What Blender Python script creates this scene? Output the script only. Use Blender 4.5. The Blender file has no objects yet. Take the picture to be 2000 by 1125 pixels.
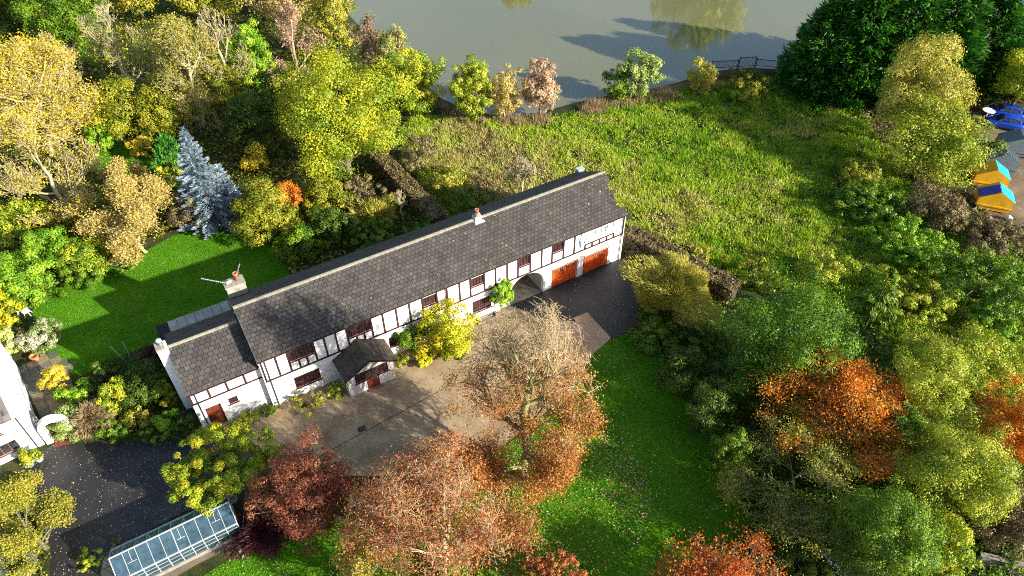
import bpy, bmesh, math, random
import numpy as np
from mathutils import Vector, Matrix
R_ = math.radians
# ------------------------------------------------------------------ camera, sky, sun, exposure
F_PX, PITCH, CAM_H = 1392.0, 0.7528, 45.0          # focal length in photo pixels (2000 wide), tilt below the horizon, height
scn = bpy.context.scene
cam = bpy.data.cameras.new('camera'); cam_o = bpy.data.objects.new('camera', cam)
scn.collection.objects.link(cam_o); scn.camera = cam_o
cam_o.location = (0, 0, CAM_H); cam_o.rotation_euler = (math.pi/2 - PITCH, 0, 0)
cam.sensor_width = 36; cam.lens = 36*F_PX/2000; cam.clip_end = 9000
SUN_DIR = Vector((2.23, -1.157, 1.0)).normalized()  # towards the sun, from the shadow of the roof on the back lawn
SUN_EL = math.asin(SUN_DIR.z); SUN_AZ = math.atan2(SUN_DIR.x, SUN_DIR.y)
w = bpy.data.worlds.new('World'); scn.world = w; w.use_nodes = True
nt = w.node_tree; bg = nt.nodes['Background']
sky = nt.nodes.new('ShaderNodeTexSky'); sky.sky_type = 'NISHITA'; sky.sun_disc = False
sky.sun_elevation = SUN_EL; sky.sun_rotation = SUN_AZ; sky.air_density = 1.0; sky.dust_density = 1.2; sky.ozone_density = 1.0
nt.links.new(sky.outputs[0], bg.inputs[0]); bg.inputs[1].default_value = 0.10
sun = bpy.data.lights.new('sun', 'SUN'); sun_o = bpy.data.objects.new('sun', sun); scn.collection.objects.link(sun_o)
sun.energy = 5.0; sun.angle = R_(0.55); sun.color = (1.0, 0.93, 0.80)
sun_o.rotation_euler = SUN_DIR.to_track_quat('Z', 'Y').to_euler()
scn.view_settings.view_transform = 'Standard'; scn.view_settings.look = 'None'
scn.view_settings.exposure = 1.3; scn.view_settings.gamma = 1.0
scn.cycles.use_denoising = False; scn.cycles.filter_width = 1.0; scn.cycles.max_bounces = 6; scn.cycles.transparent_max_bounces = 16

# ------------------------------------------------------------------ pixels of the photo -> places on the ground
CP, SP = math.cos(PITCH), math.sin(PITCH)
def gnd(px, py, z=0.0):
    a = (px-1000)/F_PX; b = -(py-562.5)/F_PX
    d = np.array([a, CP+b*SP, -SP+b*CP]); t = (z-CAM_H)/d[2]
    return np.array([d[0]*t, d[1]*t, z])
YAW, HX, HY = 0.5484, -18.6249, 34.4521             # the long house: its front left corner and its turn
def huv(u, v, z=0.0):
    c, s = math.cos(YAW), math.sin(YAW)
    return np.array([HX+u*c-v*s, HY+u*s+v*c, z])
def pt(p):
    if len(p) == 3: return huv(p[1], p[2])[:2] if p[0] == 'u' else np.array(p[1:], float)
    return gnd(*p)[:2]
def depth(X): return X[1]*CP + (CAM_H-X[2])*SP
def bbox_place(x0, y0, x1, y1, clear):
    """ellipsoid crown whose outline fills the box: centre stands `clear` + half height above the ground"""
    xc, yc = (x0+x1)/2, (y0+y1)/2; a = 2.0
    for _ in range(6):
        C = gnd(xc, yc, clear+a); k = depth(C)/F_PX
        th = math.atan2(CAM_H-C[2], math.hypot(C[0], C[1]))
        r = (x1-x0)/2*k; hb = (y1-y0)/2*k
        a = math.sqrt(max(hb*hb-(r*math.sin(th))**2, (0.38*r*math.cos(th))**2))/math.cos(th)
        a = min(a, 3.2*r)
    return C, r, a, k

# ------------------------------------------------------------------ mesh helpers
COL = scn.collection
rng = np.random.default_rng(11); random.seed(5)
def np_mesh(name, V, F, mat=None, tint=None, smooth=True):
    V = np.asarray(V, np.float32); F = np.asarray(F, np.int32); m, k = F.shape
    me = bpy.data.meshes.new(name)
    me.vertices.add(len(V)); me.vertices.foreach_set('co', V.ravel())
    me.loops.add(m*k); me.polygons.add(m)
    me.polygons.foreach_set('loop_start', np.arange(0, m*k, k, dtype=np.int32))
    me.loops.foreach_set('vertex_index', F.ravel())
    if smooth is not None: me.polygons.foreach_set('use_smooth', np.full(m, bool(smooth)))
    me.update(calc_edges=True)
    if tint is not None:
        at = me.attributes.new('tint', 'FLOAT', 'FACE'); at.data.foreach_set('value', np.asarray(tint, np.float32))
    if mat: me.materials.append(mat)
    return me
def link(name, me, parent=None, loc=None, rz=None, kind=None):
    o = bpy.data.objects.new(name, me); COL.objects.link(o)
    if parent: o.parent = parent
    if loc is not None: o.location = [float(x) for x in loc]
    if rz is not None: o.rotation_euler = (0, 0, rz)
    if kind: o['kind'] = kind
    return o
def tag(o, label, cat, group=None):
    o['label'] = label; o['category'] = cat
    if group: o['group'] = group
    return o
def thing(name, label, cat, loc=(0, 0, 0), rz=0, group=None):
    return tag(link(name, None, None, loc, rz), label, cat, group)
class MB:
    def __init__(s): s.v = []; s.f = []
    def poly(s, pts):
        n = len(s.v); s.v += [tuple(map(float, p)) for p in pts]; s.f.append(list(range(n, n+len(pts)))); return s
    def box(s, x0, x1, y0, y1, z0, z1):
        return s.hexa([(x0,y0,z0),(x1,y0,z0),(x1,y1,z0),(x0,y1,z0),(x0,y0,z1),(x1,y0,z1),(x1,y1,z1),(x0,y1,z1)])
    def hexa(s, p):
        n = len(s.v); s.v += [tuple(map(float, q)) for q in p]
        s.f += [[n+i for i in q] for q in ((3,2,1,0),(4,5,6,7),(0,1,5,4),(1,2,6,5),(2,3,7,6),(3,0,4,7))]; return s
    def bar(s, a, b, wd, ht=None, up=(0, 0, 1)):
        a, b = Vector(a), Vector(b); d = (b-a).normalized(); up = Vector(up)
        if abs(d.dot(up)) > .95: up = Vector((0, 1, 0))
        sd = d.cross(up).normalized()*wd/2; u = sd.cross(d).normalized()*(ht or wd)/2
        return s.hexa([a-sd-u, a+sd-u, b+sd-u, b-sd-u, a-sd+u, a+sd+u, b+sd+u, b-sd+u])
    def lathe(s, prof, n=14, c=(0, 0, 0), cap=True):
        k = len(s.v)
        for r, z in prof:
            for i in range(n):
                t = 2*math.pi*i/n; s.v.append((c[0]+r*math.cos(t), c[1]+r*math.sin(t), c[2]+z))
        for j in range(len(prof)-1):
            for i in range(n):
                a, b = k+j*n+i, k+j*n+(i+1) % n; s.f.append([a, b, b+n, a+n])
        if cap: s.f.append([k+i for i in range(n)][::-1]); s.f.append([k+(len(prof)-1)*n+i for i in range(n)])
        return s
    def prism(s, poly, axis, a, b):
        """polygon (p,q) extruded along axis from a to b"""
        def P(p, t): return {'x': (t, p[0], p[1]), 'y': (p[0], t, p[1]), 'z': (p[0], p[1], t)}[axis]
        n = len(s.v); m = len(poly)
        s.v += [P(p, a) for p in poly]+[P(p, b) for p in poly]
        s.f.append(list(range(n, n+m))[::-1]); s.f.append(list(range(n+m, n+2*m)))
        for i in range(m): j = (i+1) % m; s.f.append([n+i, n+j, n+m+j, n+m+i])
        return s
    def tube(s, pts, rad, n=8):
        pts = [Vector(p) for p in pts]; k = len(s.v)
        for i, p in enumerate(pts):
            d = (pts[min(i+1, len(pts)-1)]-pts[max(i-1, 0)]).normalized()
            x = d.orthogonal().normalized() if i == 0 else (x-d*x.dot(d)).normalized()
            y = d.cross(x); r = rad if not hasattr(rad, '__len__') else rad[i]
            for q in range(n):
                t = 2*math.pi*q/n; s.v.append(tuple(p+(x*math.cos(t)+y*math.sin(t))*r))
        for i in range(len(pts)-1):
            for q in range(n):
                a, b = k+i*n+q, k+i*n+(q+1) % n; s.f.append([a, b, b+n, a+n])
        return s
    def mesh(s, name, mat, smooth=False, fix=True):
        me = bpy.data.meshes.new(name); me.from_pydata(s.v, [], s.f)
        if fix:
            bm = bmesh.new(); bm.from_mesh(me); bmesh.ops.recalc_face_normals(bm, faces=bm.faces); bm.to_mesh(me); bm.free()
        if smooth:
            for p in me.polygons: p.use_smooth = True
        me.materials.append(mat); me.update(); return me
    def build(s, name, mat, parent=None, loc=None, rz=None, smooth=False, kind=None):
        return link(name, s.mesh(name, mat, smooth), parent, loc, rz, kind)

# ------------------------------------------------------------------ materials
def newmat(name):
    m = bpy.data.materials.new(name); m.use_nodes = True
    return m, m.node_tree, m.node_tree.nodes['Principled BSDF']
def N(nt, t, **kw):
    n = nt.nodes.new(t)
    for k, v in kw.items():
        if isinstance(k, str) and hasattr(n, k): setattr(n, k, v)
    return n
def ramp(nt, fac, stops):
    r = nt.nodes.new('ShaderNodeValToRGB'); e = r.color_ramp.elements
    while len(e) < len(stops): e.new(0.5)
    for i, (p, c) in enumerate(stops): e[i].position = p; e[i].color = (*c, 1)
    nt.links.new(fac, r.inputs[0]); return r.outputs[0]
def noise(nt, scale, detail=5, rough=.6, coord='Object', dist=0.0):
    tc = nt.nodes.new('ShaderNodeTexCoord'); n = nt.nodes.new('ShaderNodeTexNoise')
    n.inputs['Scale'].default_value = scale; n.inputs['Detail'].default_value = detail; n.inputs['Roughness'].default_value = rough
    n.inputs['Distortion'].default_value = dist
    nt.links.new(tc.outputs[coord], n.inputs['Vector']); return n.outputs['Fac']
def mixc(nt, fac, a, b, mode='MIX'):
    m = nt.nodes.new('ShaderNodeMix'); m.data_type = 'RGBA'; m.blend_type = mode
    for s, v in ((0, fac), (6, a), (7, b)):
        if hasattr(v, 'links'): nt.links.new(v, m.inputs[s])
        elif s == 0: m.inputs[0].default_value = v
        else: m.inputs[s].default_value = (*v, 1)
    return m.outputs[2]
def bump(nt, bs, h, strength, dist=.05):
    b = nt.nodes.new('ShaderNodeBump'); b.inputs['Strength'].default_value = strength; b.inputs['Distance'].default_value = dist
    nt.links.new(h, b.inputs['Height']); nt.links.new(b.outputs[0], bs.inputs['Normal'])
def mottled(name, stops, scale=1.0, rough=.8, fine=None, bmp=0.0, spec=.3, coord='Object', dist=0., metal=0.):
    """colour from a noise ramp, with a second finer noise over it"""
    m, nt, bs = newmat(name)
    c = ramp(nt, noise(nt, scale, 6, .6, coord, dist), stops)
    if fine:
        f2 = noise(nt, fine[0], 4, .7, coord); c = mixc(nt, fine[1], c, ramp(nt, f2, [(.3, (.25,)*3), (.7, (1.6,)*3)]), 'MULTIPLY')
        if bmp: bump(nt, bs, f2, bmp)
    nt.links.new(c, bs.inputs['Base Color']); bs.inputs['Roughness'].default_value = rough
    bs.inputs['Specular IOR Level'].default_value = spec; bs.inputs['Metallic'].default_value = metal
    return m
def plain(name, c, rough=.6, spec=.4, metal=0., var=.25, scale=3.0):
    d = tuple(x*(1-var) for x in c); l = tuple(min(1, x*(1+var)) for x in c)
    return mottled(name, [(.3, d), (.7, l)], scale, rough, None, 0, spec, 'Object', 0, metal)
LEAF = {}
def leafmat(name, stops, trans=.24, gloss=.018):
    m = bpy.data.materials.new('foliage_'+name); m.use_nodes = True; nt = m.node_tree; nt.nodes.clear()
    out = nt.nodes.new('ShaderNodeOutputMaterial'); at = nt.nodes.new('ShaderNodeAttribute'); at.attribute_name = 'tint'
    k = len(stops); c = ramp(nt, at.outputs['Fac'], [(i/(k-1)*.9+.05, s) for i, s in enumerate(stops)])
    d = nt.nodes.new('ShaderNodeBsdfDiffuse'); t = nt.nodes.new('ShaderNodeBsdfTranslucent'); g = nt.nodes.new('ShaderNodeBsdfGlossy')
    g.inputs['Roughness'].default_value = .45; g.inputs['Color'].default_value = (1, 1, 1, 1)
    nt.links.new(c, d.inputs[0]); nt.links.new(c, t.inputs[0])
    a = nt.nodes.new('ShaderNodeMixShader'); a.inputs[0].default_value = trans
    nt.links.new(d.outputs[0], a.inputs[1]); nt.links.new(t.outputs[0], a.inputs[2])
    b = nt.nodes.new('ShaderNodeMixShader'); b.inputs[0].default_value = gloss
    nt.links.new(a.outputs[0], b.inputs[1]); nt.links.new(g.outputs[0], b.inputs[2]); nt.links.new(b.outputs[0], out.inputs[0])
    LEAF[name] = m; return m
# leaf colours (base colours of the plants themselves)
leafmat('oak', [(.06,.13,.010), (.17,.25,.012), (.34,.37,.014), (.55,.46,.02)])
leafmat('yellow', [(.22,.24,.02), (.46,.38,.025), (.62,.46,.03), (.70,.55,.06)])
leafmat('gold_tan', [(.16,.17,.04), (.38,.30,.07), (.52,.40,.11), (.56,.36,.12)])
leafmat('olive', [(.05,.08,.006), (.16,.19,.010), (.30,.30,.02), (.44,.36,.035)])
leafmat('ochre', [(.08,.12,.012), (.22,.24,.022), (.38,.35,.04), (.48,.34,.05)])
leafmat('dark', [(.016,.036,.004), (.045,.085,.007), (.08,.14,.011), (.13,.19,.02)])
leafmat('mid', [(.025,.07,.004), (.07,.15,.007), (.14,.24,.010), (.26,.34,.02)])
leafmat('bright', [(.06,.16,.01), (.14,.30,.015), (.26,.42,.02), (.40,.48,.04)])
leafmat('yellowgreen', [(.07,.15,.012), (.18,.28,.018), (.38,.42,.022), (.58,.50,.03)])
leafmat('acidyellow', [(.15,.23,.010), (.36,.39,.012), (.58,.51,.018), (.68,.56,.03)])
leafmat('willow', [(.07,.13,.008), (.21,.28,.014), (.37,.41,.03), (.52,.48,.07)])
leafmat('palegreen', [(.11,.18,.035), (.24,.32,.07), (.38,.45,.13), (.48,.51,.19)])
leafmat('copper', [(.10,.04,.014), (.30,.11,.025), (.48,.20,.04), (.48,.36,.06)], .3)
leafmat('rust', [(.12,.035,.018), (.32,.095,.032), (.50,.18,.055), (.48,.30,.085)], .3)
leafmat('redbrown', [(.06,.03,.012), (.17,.06,.028), (.28,.07,.045), (.24,.19,.05)], .3)
leafmat('orange', [(.30,.08,.01), (.55,.16,.012), (.68,.26,.025), (.62,.36,.05)], .35)
leafmat('scarlet', [(.34,.05,.01), (.58,.11,.014), (.70,.20,.03), (.58,.28,.06)], .35)
leafmat('maroon', [(.03,.008,.01), (.07,.015,.02), (.12,.03,.035)], .25)
leafmat('pink', [(.24,.13,.08), (.40,.25,.16), (.52,.37,.22), (.50,.42,.18)])
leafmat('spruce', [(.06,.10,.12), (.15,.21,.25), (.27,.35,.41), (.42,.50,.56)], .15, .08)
leafmat('cypress', [(.02,.09,.012), (.05,.20,.02), (.10,.30,.03), (.18,.36,.05)], .2)
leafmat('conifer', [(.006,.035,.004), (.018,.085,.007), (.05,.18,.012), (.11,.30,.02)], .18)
leafmat('pine', [(.012,.045,.003), (.045,.11,.005), (.11,.22,.008), (.23,.36,.015)], .2)
leafmat('tamarisk', [(.17,.18,.02), (.33,.31,.04), (.48,.43,.07), (.60,.53,.13)], .3)
leafmat('silver', [(.12,.16,.11), (.24,.29,.21), (.38,.42,.32)], .2)
leafmat('brown', [(.06,.045,.02), (.15,.11,.05), (.25,.19,.09), (.22,.22,.06)], .25)
leafmat('bramble', [(.02,.06,.004), (.06,.14,.007), (.13,.23,.012), (.28,.30,.04)], .25)
leafmat('flower', [(.05,.12,.015), (.16,.24,.03), (.55,.50,.35), (.80,.78,.70)], .3)
leafmat('white_green', [(.25,.34,.04), (.50,.55,.10), (.72,.72,.30), (.80,.80,.55)], .35)
leafmat('meadow', [(.06,.17,.010), (.14,.30,.012), (.29,.43,.016), (.44,.50,.05), (.48,.43,.15), (.34,.24,.11)], .3, .02)
leafmat('reed', [(.14,.09,.05), (.28,.19,.10), (.40,.30,.17), (.26,.26,.07)], .3)
leafmat('lawn', [(.045,.16,.003), (.08,.24,.004), (.13,.32,.008)], .3, .03)
leafmat('litter', [(.16,.07,.025), (.34,.18,.06), (.50,.36,.16), (.62,.55,.36)], .2)
leafmat('moss', [(.09,.11,.015), (.22,.24,.02), (.36,.36,.03)], .1)
BARK = {'grey': mottled('bark_grey', [(.3, (.09,.075,.055)), (.7, (.20,.17,.12))], 6, .9, (25, .6), .4),
        'dark': mottled('bark_dark', [(.3, (.03,.024,.018)), (.7, (.08,.065,.045))], 6, .9, (25, .6), .4),
        'pale': mottled('bark_pale', [(.3, (.30,.25,.14)), (.7, (.50,.43,.26))], 5, .8),
        'beech': mottled('bark_beech', [(.3, (.30,.22,.12)), (.7, (.50,.39,.24))], 5, .8),
        'mossy': mottled('bark_mossy', [(.3, (.13,.14,.05)), (.7, (.30,.31,.13))], 5, .85),
        'pinkish': mottled('bark_pinkish', [(.3, (.26,.16,.11)), (.7, (.46,.31,.22))], 5, .8)}
M_WHITE = mottled('white_render', [(.25, (.72,.71,.69)), (.6, (.82,.82,.81))], .9, .75, (30, .12), .08, .2)
M_TIMBER = mottled('dark_timber', [(.3, (.026,.009,.009)), (.7, (.055,.019,.018))], 4, .6, (40, .4), .2)
M_FRAME = mottled('red_brown_joinery', [(.3, (.065,.013,.010)), (.7, (.13,.028,.020))], 5, .45)
M_DOOR = mottled('varnished_door', [(.3, (.10,.022,.012)), (.7, (.19,.05,.025))], 3, .4, (30, .4), .2)
M_GARAGE = mottled('orange_red_stained_wood', [(.3, (.56,.055,.010)), (.75, (.78,.12,.02))], 1.3, .42, (22, .35), .2)
M_BLACK = plain('black_iron', (.012,.012,.014), .4)
M_PIPE = plain('dark_pipe', (.03,.022,.025), .4)
M_LEAD = plain('lead_grey', (.16,.17,.18), .5, .4)
M_CLAY = mottled('terracotta', [(.3, (.36,.12,.06)), (.7, (.52,.22,.12))], 8, .8)
M_PVC = plain('white_plastic', (.80,.80,.79), .35, .5, 0, .03)
M_METALW = plain('white_painted_bars', (.40,.43,.45), .4, .5, 0, .1)
M_STONE = mottled('chimney_stone', [(.3, (.20,.18,.15)), (.55, (.34,.32,.28)), (.75, (.22,.24,.10))], 2.5, .9, (18, .5), .4)
def tile_mat(name, lo, hi, moss=.55):
    m, nt, bs = newmat(name)
    at = N(nt, 'ShaderNodeAttribute'); at.attribute_name = 'tint'; oi = N(nt, 'ShaderNodeObjectInfo')
    ad = N(nt, 'ShaderNodeMath'); ad.operation = 'ADD'; nt.links.new(at.outputs['Fac'], ad.inputs[0]); nt.links.new(oi.outputs['Random'], ad.inputs[1])
    fr = N(nt, 'ShaderNodeMath'); fr.operation = 'FRACT'; nt.links.new(ad.outputs[0], fr.inputs[0])
    c = ramp(nt, fr.outputs[0], [(.0, lo), (.7, hi), (1., tuple(x*1.15 for x in hi))])
    geo = N(nt, 'ShaderNodeNewGeometry')
    def wn(s, d=5, r=.65):
        n = N(nt, 'ShaderNodeTexNoise'); n.inputs['Scale'].default_value = s; n.inputs['Detail'].default_value = d; n.inputs['Roughness'].default_value = r
        nt.links.new(geo.outputs['Position'], n.inputs['Vector']); return n.outputs['Fac']
    c = mixc(nt, .55, c, ramp(nt, wn(.55), [(.3, (.45,)*3), (.7, (1.45,)*3)]), 'MULTIPLY')
    f = wn(14, 3); c = mixc(nt, .5, c, ramp(nt, f, [(.3, (.5,)*3), (.7, (1.4,)*3)]), 'MULTIPLY')
    c = mixc(nt, ramp(nt, wn(1.7, 8, .75), [(.66, (0,)*3), (.74, (moss,)*3)]), c, (.13,.14,.03))
    c = mixc(nt, ramp(nt, wn(6.0, 2, .5), [(.745, (0,)*3), (.765, (.8,)*3)]), c, (.48,.47,.43))
    nt.links.new(c, bs.inputs['Base Color']); bs.inputs['Roughness'].default_value = .75; bs.inputs['Specular IOR Level'].default_value = .35
    bump(nt, bs, f, .35, .02); return m
M_TILE = tile_mat('roof_tile_grey', (.044,.040,.036), (.068,.061,.055))
M_DECK = plain('roof_felt_dark', (.02,.019,.018), .9)
M_FELT = mottled('mossy_felt', [(.3, (.045,.035,.03)), (.55, (.085,.065,.05)), (.72, (.13,.11,.04))], 1.2, .9, (12, .5), .3)
def glass_mat(name, c=(.02,.025,.03), rough=.06, spec=.8):
    m, nt, bs = newmat(name); bs.inputs['Roughness'].default_value = rough; bs.inputs['Specular IOR Level'].default_value = spec
    nt.links.new(ramp(nt, noise(nt, 2.5, 3), [(.35, tuple(x*.4 for x in c)), (.7, tuple(x*2 for x in c))]), bs.inputs['Base Color']); return m
M_GLASS = glass_mat('window_glass')
def gh_glass(name, op, col):
    m = bpy.data.materials.new(name); m.use_nodes = True; nt = m.node_tree; nt.nodes.clear()
    out = N(nt, 'ShaderNodeOutputMaterial'); tr = N(nt, 'ShaderNodeBsdfTransparent'); tr.inputs[0].default_value = (.75,.88,.95,1)
    bs = N(nt, 'ShaderNodeBsdfPrincipled'); bs.inputs['Roughness'].default_value = .08; bs.inputs['Specular IOR Level'].default_value = .9
    nt.links.new(ramp(nt, noise(nt, 1.6, 5, .7), [(.3, tuple(x*.6 for x in col)), (.7, tuple(min(1, x*1.5) for x in col))]), bs.inputs['Base Color'])
    mx = N(nt, 'ShaderNodeMixShader')
    nt.links.new(ramp(nt, noise(nt, 1.1, 5, .7), [(.3, (op*.75,)*3), (.7, (min(1, op*1.3),)*3)]), mx.inputs[0])
    nt.links.new(tr.outputs[0], mx.inputs[1]); nt.links.new(bs.outputs[0], mx.inputs[2]); nt.links.new(mx.outputs[0], out.inputs[0]); return m
M_GHROOF = gh_glass('shaded_greenhouse_glass', .42, (.06,.11,.15)); M_GHSIDE = gh_glass('clear_greenhouse_glass', .22, (.10,.16,.18))
M_GHBACK = gh_glass('algae_greenhouse_glass', .42, (.14,.19,.10))

# ------------------------------------------------------------------ value noise for scatter
def vnoise(x, y, s, seed):
    g = np.random.default_rng(seed).random((128, 128)); x = np.asarray(x)/s+500; y = np.asarray(y)/s+500
    xi = np.floor(x).astype(int); yi = np.floor(y).astype(int); fx = x-xi; fy = y-yi
    fx = fx*fx*(3-2*fx); fy = fy*fy*(3-2*fy); G = lambda a, b: g[a % 128, b % 128]
    return (G(xi, yi)*(1-fx)+G(xi+1, yi)*fx)*(1-fy)+(G(xi, yi+1)*(1-fx)+G(xi+1, yi+1)*fx)*fy
def inside(poly, P):
    poly = np.asarray(poly); x, y = P[:, 0], P[:, 1]; c = np.zeros(len(P), bool); n = len(poly)
    for i in range(n):
        a, b = poly[i], poly[(i+1) % n]
        c ^= ((a[1] > y) != (b[1] > y)) & (x < (b[0]-a[0])*(y-a[1])/((b[1]-a[1]) or 1e-9)+a[0])
    return c
def edge_dist(poly, P):
    poly = np.asarray(poly); d = np.full(len(P), 1e9)
    for i in range(len(poly)):
        a, b = poly[i], poly[(i+1) % len(poly)]; ab = b-a
        t = np.clip(((P-a)@ab)/max(ab@ab, 1e-9), 0, 1); d = np.minimum(d, np.linalg.norm(P-(a+t[:, None]*ab), axis=1))
    return d
def smooth_poly(P, it=2):
    P = np.asarray(P, float)
    for _ in range(it): Q = np.roll(P, -1, 0); P = np.stack([.75*P+.25*Q, .25*P+.75*Q], 1).reshape(-1, 2)
    return P
def scatter(poly, n, seed, jit=True):
    poly = np.asarray(poly); lo, hi = poly.min(0), poly.max(0); r = np.random.default_rng(seed)
    area = .5*abs(np.sum(poly[:, 0]*np.roll(poly[:, 1], -1)-poly[:, 1]*np.roll(poly[:, 0], -1)))
    m = int(n*(hi-lo).prod()/max(area, 1)); P = lo+(hi-lo)*r.random((m, 2)); return P[inside(poly, P)]

# ------------------------------------------------------------------ the ground, lake, lawns, drives
LAKE = np.array([pt(p) for p in [(640,-120),(655,-30),(668,25),(705,65),(780,130),(850,192),(900,215),(970,226),(1050,224),(1130,203),(1170,192),(1250,182),(1320,166),(1400,141),(1460,134),(1530,136),(1600,105),(1750,62),(1880,30),(2010,12)]]
                + [(115., 116.), (190., 122.), (190., 131.), (60., 133.), (10., 131.), (-30., 134.), (-45., 132.)])
MEADOW = smooth_poly([pt(p) for p in [(800,225),(900,232),(1060,236),(1180,205),(1330,178),(1420,160),(1530,152),(1640,190),(1720,250),(1760,330),(1800,400),(1990,480),(2080,560),(2080,800),(1900,760),(1760,680),(1640,600),(1500,560),(1420,545),(1215,425)]]
                     + [huv(34.8, 2.)[:2], huv(35., 9)[:2], huv(12., 9.)[:2]] + [pt((850,400)), pt((770,290))], 1)
gx = np.concatenate([[-4000,-1500,-600,-280], np.arange(-150, 151, 1.05), [280,600,1500,4000]])
gy = np.concatenate([[-3000,-900,-300,-80], np.arange(-10, 176, 1.05), [240,420,900,2000,5000]])
X, Y = np.meshgrid(gx, gy); P2 = np.stack([X.ravel(), Y.ravel()], 1)
inl = inside(LAKE, P2); dl = edge_dist(LAKE, P2)
Z = np.where(inl, -np.clip(dl*.35, 0, 1.6), 0.0)
inm = inside(MEADOW, P2); dm = np.clip(edge_dist(MEADOW, P2)/4, 0, 1)
def meadow_z(x, y): return .55*(vnoise(x, y, 5.0, 3)-.35)+.55*(vnoise(x, y, 2.2, 4)-.5)
Z = np.where(inm, np.clip(dm*meadow_z(P2[:, 0], P2[:, 1]), -.02, 1), Z)
nx, ny = len(gx), len(gy); idx = np.arange(nx*ny).reshape(ny, nx)
Fq = np.stack([idx[:-1, :-1].ravel(), idx[:-1, 1:].ravel(), idx[1:, 1:].ravel(), idx[1:, :-1].ravel()], 1)
M_GROUND = mottled('woodland_soil', [(.3, (.022,.026,.010)), (.5, (.045,.055,.016)), (.7, (.075,.06,.028))], .5, .95, (6, .7), .5, .1)
link('ground', np_mesh('ground', np.column_stack([P2, Z]), Fq, M_GROUND, None, True), kind='structure')
M_MEADOW = mottled('meadow_soil', [(.3, (.03,.055,.010)), (.55, (.075,.12,.018)), (.75, (.12,.12,.035))], .6, .95, (7, .7), .5, .1)
m, nt_, bs = newmat('lake_water'); M_WATER = m
nt_.links.new(ramp(nt_, noise(nt_, .05, 4, .5), [(.3, (.135,.135,.064)), (.7, (.160,.158,.080))]), bs.inputs['Base Color'])
bs.inputs['Roughness'].default_value = .05; bs.inputs['IOR'].default_value = 1.7; bs.inputs['Specular IOR Level'].default_value = .8
tcw = N(nt_, 'ShaderNodeTexCoord'); mp = N(nt_, 'ShaderNodeMapping'); mp.inputs['Scale'].default_value = (1., 2.2, 1.)
nw = N(nt_, 'ShaderNodeTexNoise'); nw.inputs['Scale'].default_value = 1.2; nw.inputs['Detail'].default_value = 4
nt_.links.new(tcw.outputs['Object'], mp.inputs[0]); nt_.links.new(mp.outputs[0], nw.inputs['Vector']); bump(nt_, bs, nw.outputs['Fac'], .07, .06)
wx0, wx1, wy0, wy1 = -75, 195, 70, 136
MB().poly([(wx0,wy0,-.32),(wx1,wy0,-.32),(wx1,wy1,-.32),(wx0,wy1,-.32)]).build('lake_water', M_WATER, kind='structure')
def sheet(name, pts, z, mat, smooth=2):
    P = smooth_poly([pt(p) for p in pts], smooth) if smooth else np.array([pt(p) for p in pts])
    bm = bmesh.new(); vs = [bm.verts.new((p[0], p[1], z)) for p in P]; bm.faces.new(vs)
    bmesh.ops.recalc_face_normals(bm, faces=bm.faces); bmesh.ops.triangulate(bm, faces=bm.faces)
    me = bpy.data.meshes.new(name); bm.to_mesh(me); bm.free(); me.materials.append(mat)
    for p in me.polygons:
        if p.normal.z < 0: p.flip()
    return link(name, me, kind='structure'), P
M_LAWN = mottled('mown_lawn', [(.3, (.05,.165,.003)), (.5, (.075,.22,.004)), (.7, (.11,.28,.007))], .35, .9, (9, .55), .5, .12)
nt_ = M_LAWN.node_tree; bs_ = nt_.nodes['Principled BSDF']; old_ = bs_.inputs['Base Color'].links[0].from_socket
nt_.links.new(mixc(nt_, ramp(nt_, noise(nt_, .22, 7, .72, 'Object', .6), [(.52, (0,)*3), (.68, (.55,)*3)]), old_, (.15,.19,.02)), bs_.inputs['Base Color'])
_, LAWN_B = sheet('back_lawn', [(60,602),(95,568),(150,546),(230,516),(300,482),(345,456),(400,449),(455,455),(515,470),(548,497),(556,525),('u',6.5,11),('u',6,8.2),('u',-4,10.9),('u',-6.2,10.6),('u',-6.6,7),(300,668),(245,690),(180,728),(140,735),(100,715),(90,680),(70,640)], .008, M_LAWN)
_, LAWN_S = sheet('small_lawn', [(175,285),(250,275),(300,300),(290,330),(240,348),(185,335)], .008, M_LAWN)
_, LAWN_F = sheet('front_lawn', [(1145,700),(1190,664),(1240,646),(1275,668),(1335,745),(1395,835),(1425,925),(1470,1010),(1500,1160),(700,1200),(330,1190),(400,1118),(480,1080),(620,1040),(800,960),(980,880),(1090,790)], .008, M_LAWN)
M_ASPH = mottled('wet_asphalt', [(.3, (.014,.0135,.015)), (.5, (.023,.022,.024)), (.72, (.05,.047,.045))], .35, .55, (14, .5), .25, .45)
_, DRIVE_R = sheet('asphalt_drive', [('u',20.5,-.02),('u',34.1,-.02),('u',35.4,.6),('u',36.2,-2),(1248,560),(1246,610),(1236,645),(1193,662),(1147,612),(1040,660),(960,690)], .012, M_ASPH, 0)
_, DRIVE_L = sheet('neighbour_drive', [(402,842),(345,852),(300,858),(210,866),(130,862),(92,872),(60,905),(35,950),(60,1000),(105,1060),(90,1180),(205,1180),(210,1095),(330,1010),(440,975),(520,930),(520,850),('u',-3,.45)], .012, M_ASPH, 1)
M_CONC = mottled('buff_concrete', [(.3, (.22,.155,.09)), (.5, (.33,.24,.145)), (.72, (.42,.315,.20))], .55, .85, (11, .4), .25, .2)
_, DRIVE_C = sheet('concrete_drive', [('u',-4.6,.47),('u',-.02,.47),('u',-.02,-.02),('u',21.6,-.02),(1095,631),(1146.7,609.8),(1193.8,660.5),(1150,700),(1085,790),(970,880),(820,930),(640,930),(540,900),(470,850)], .020, M_CONC, 0)
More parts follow.
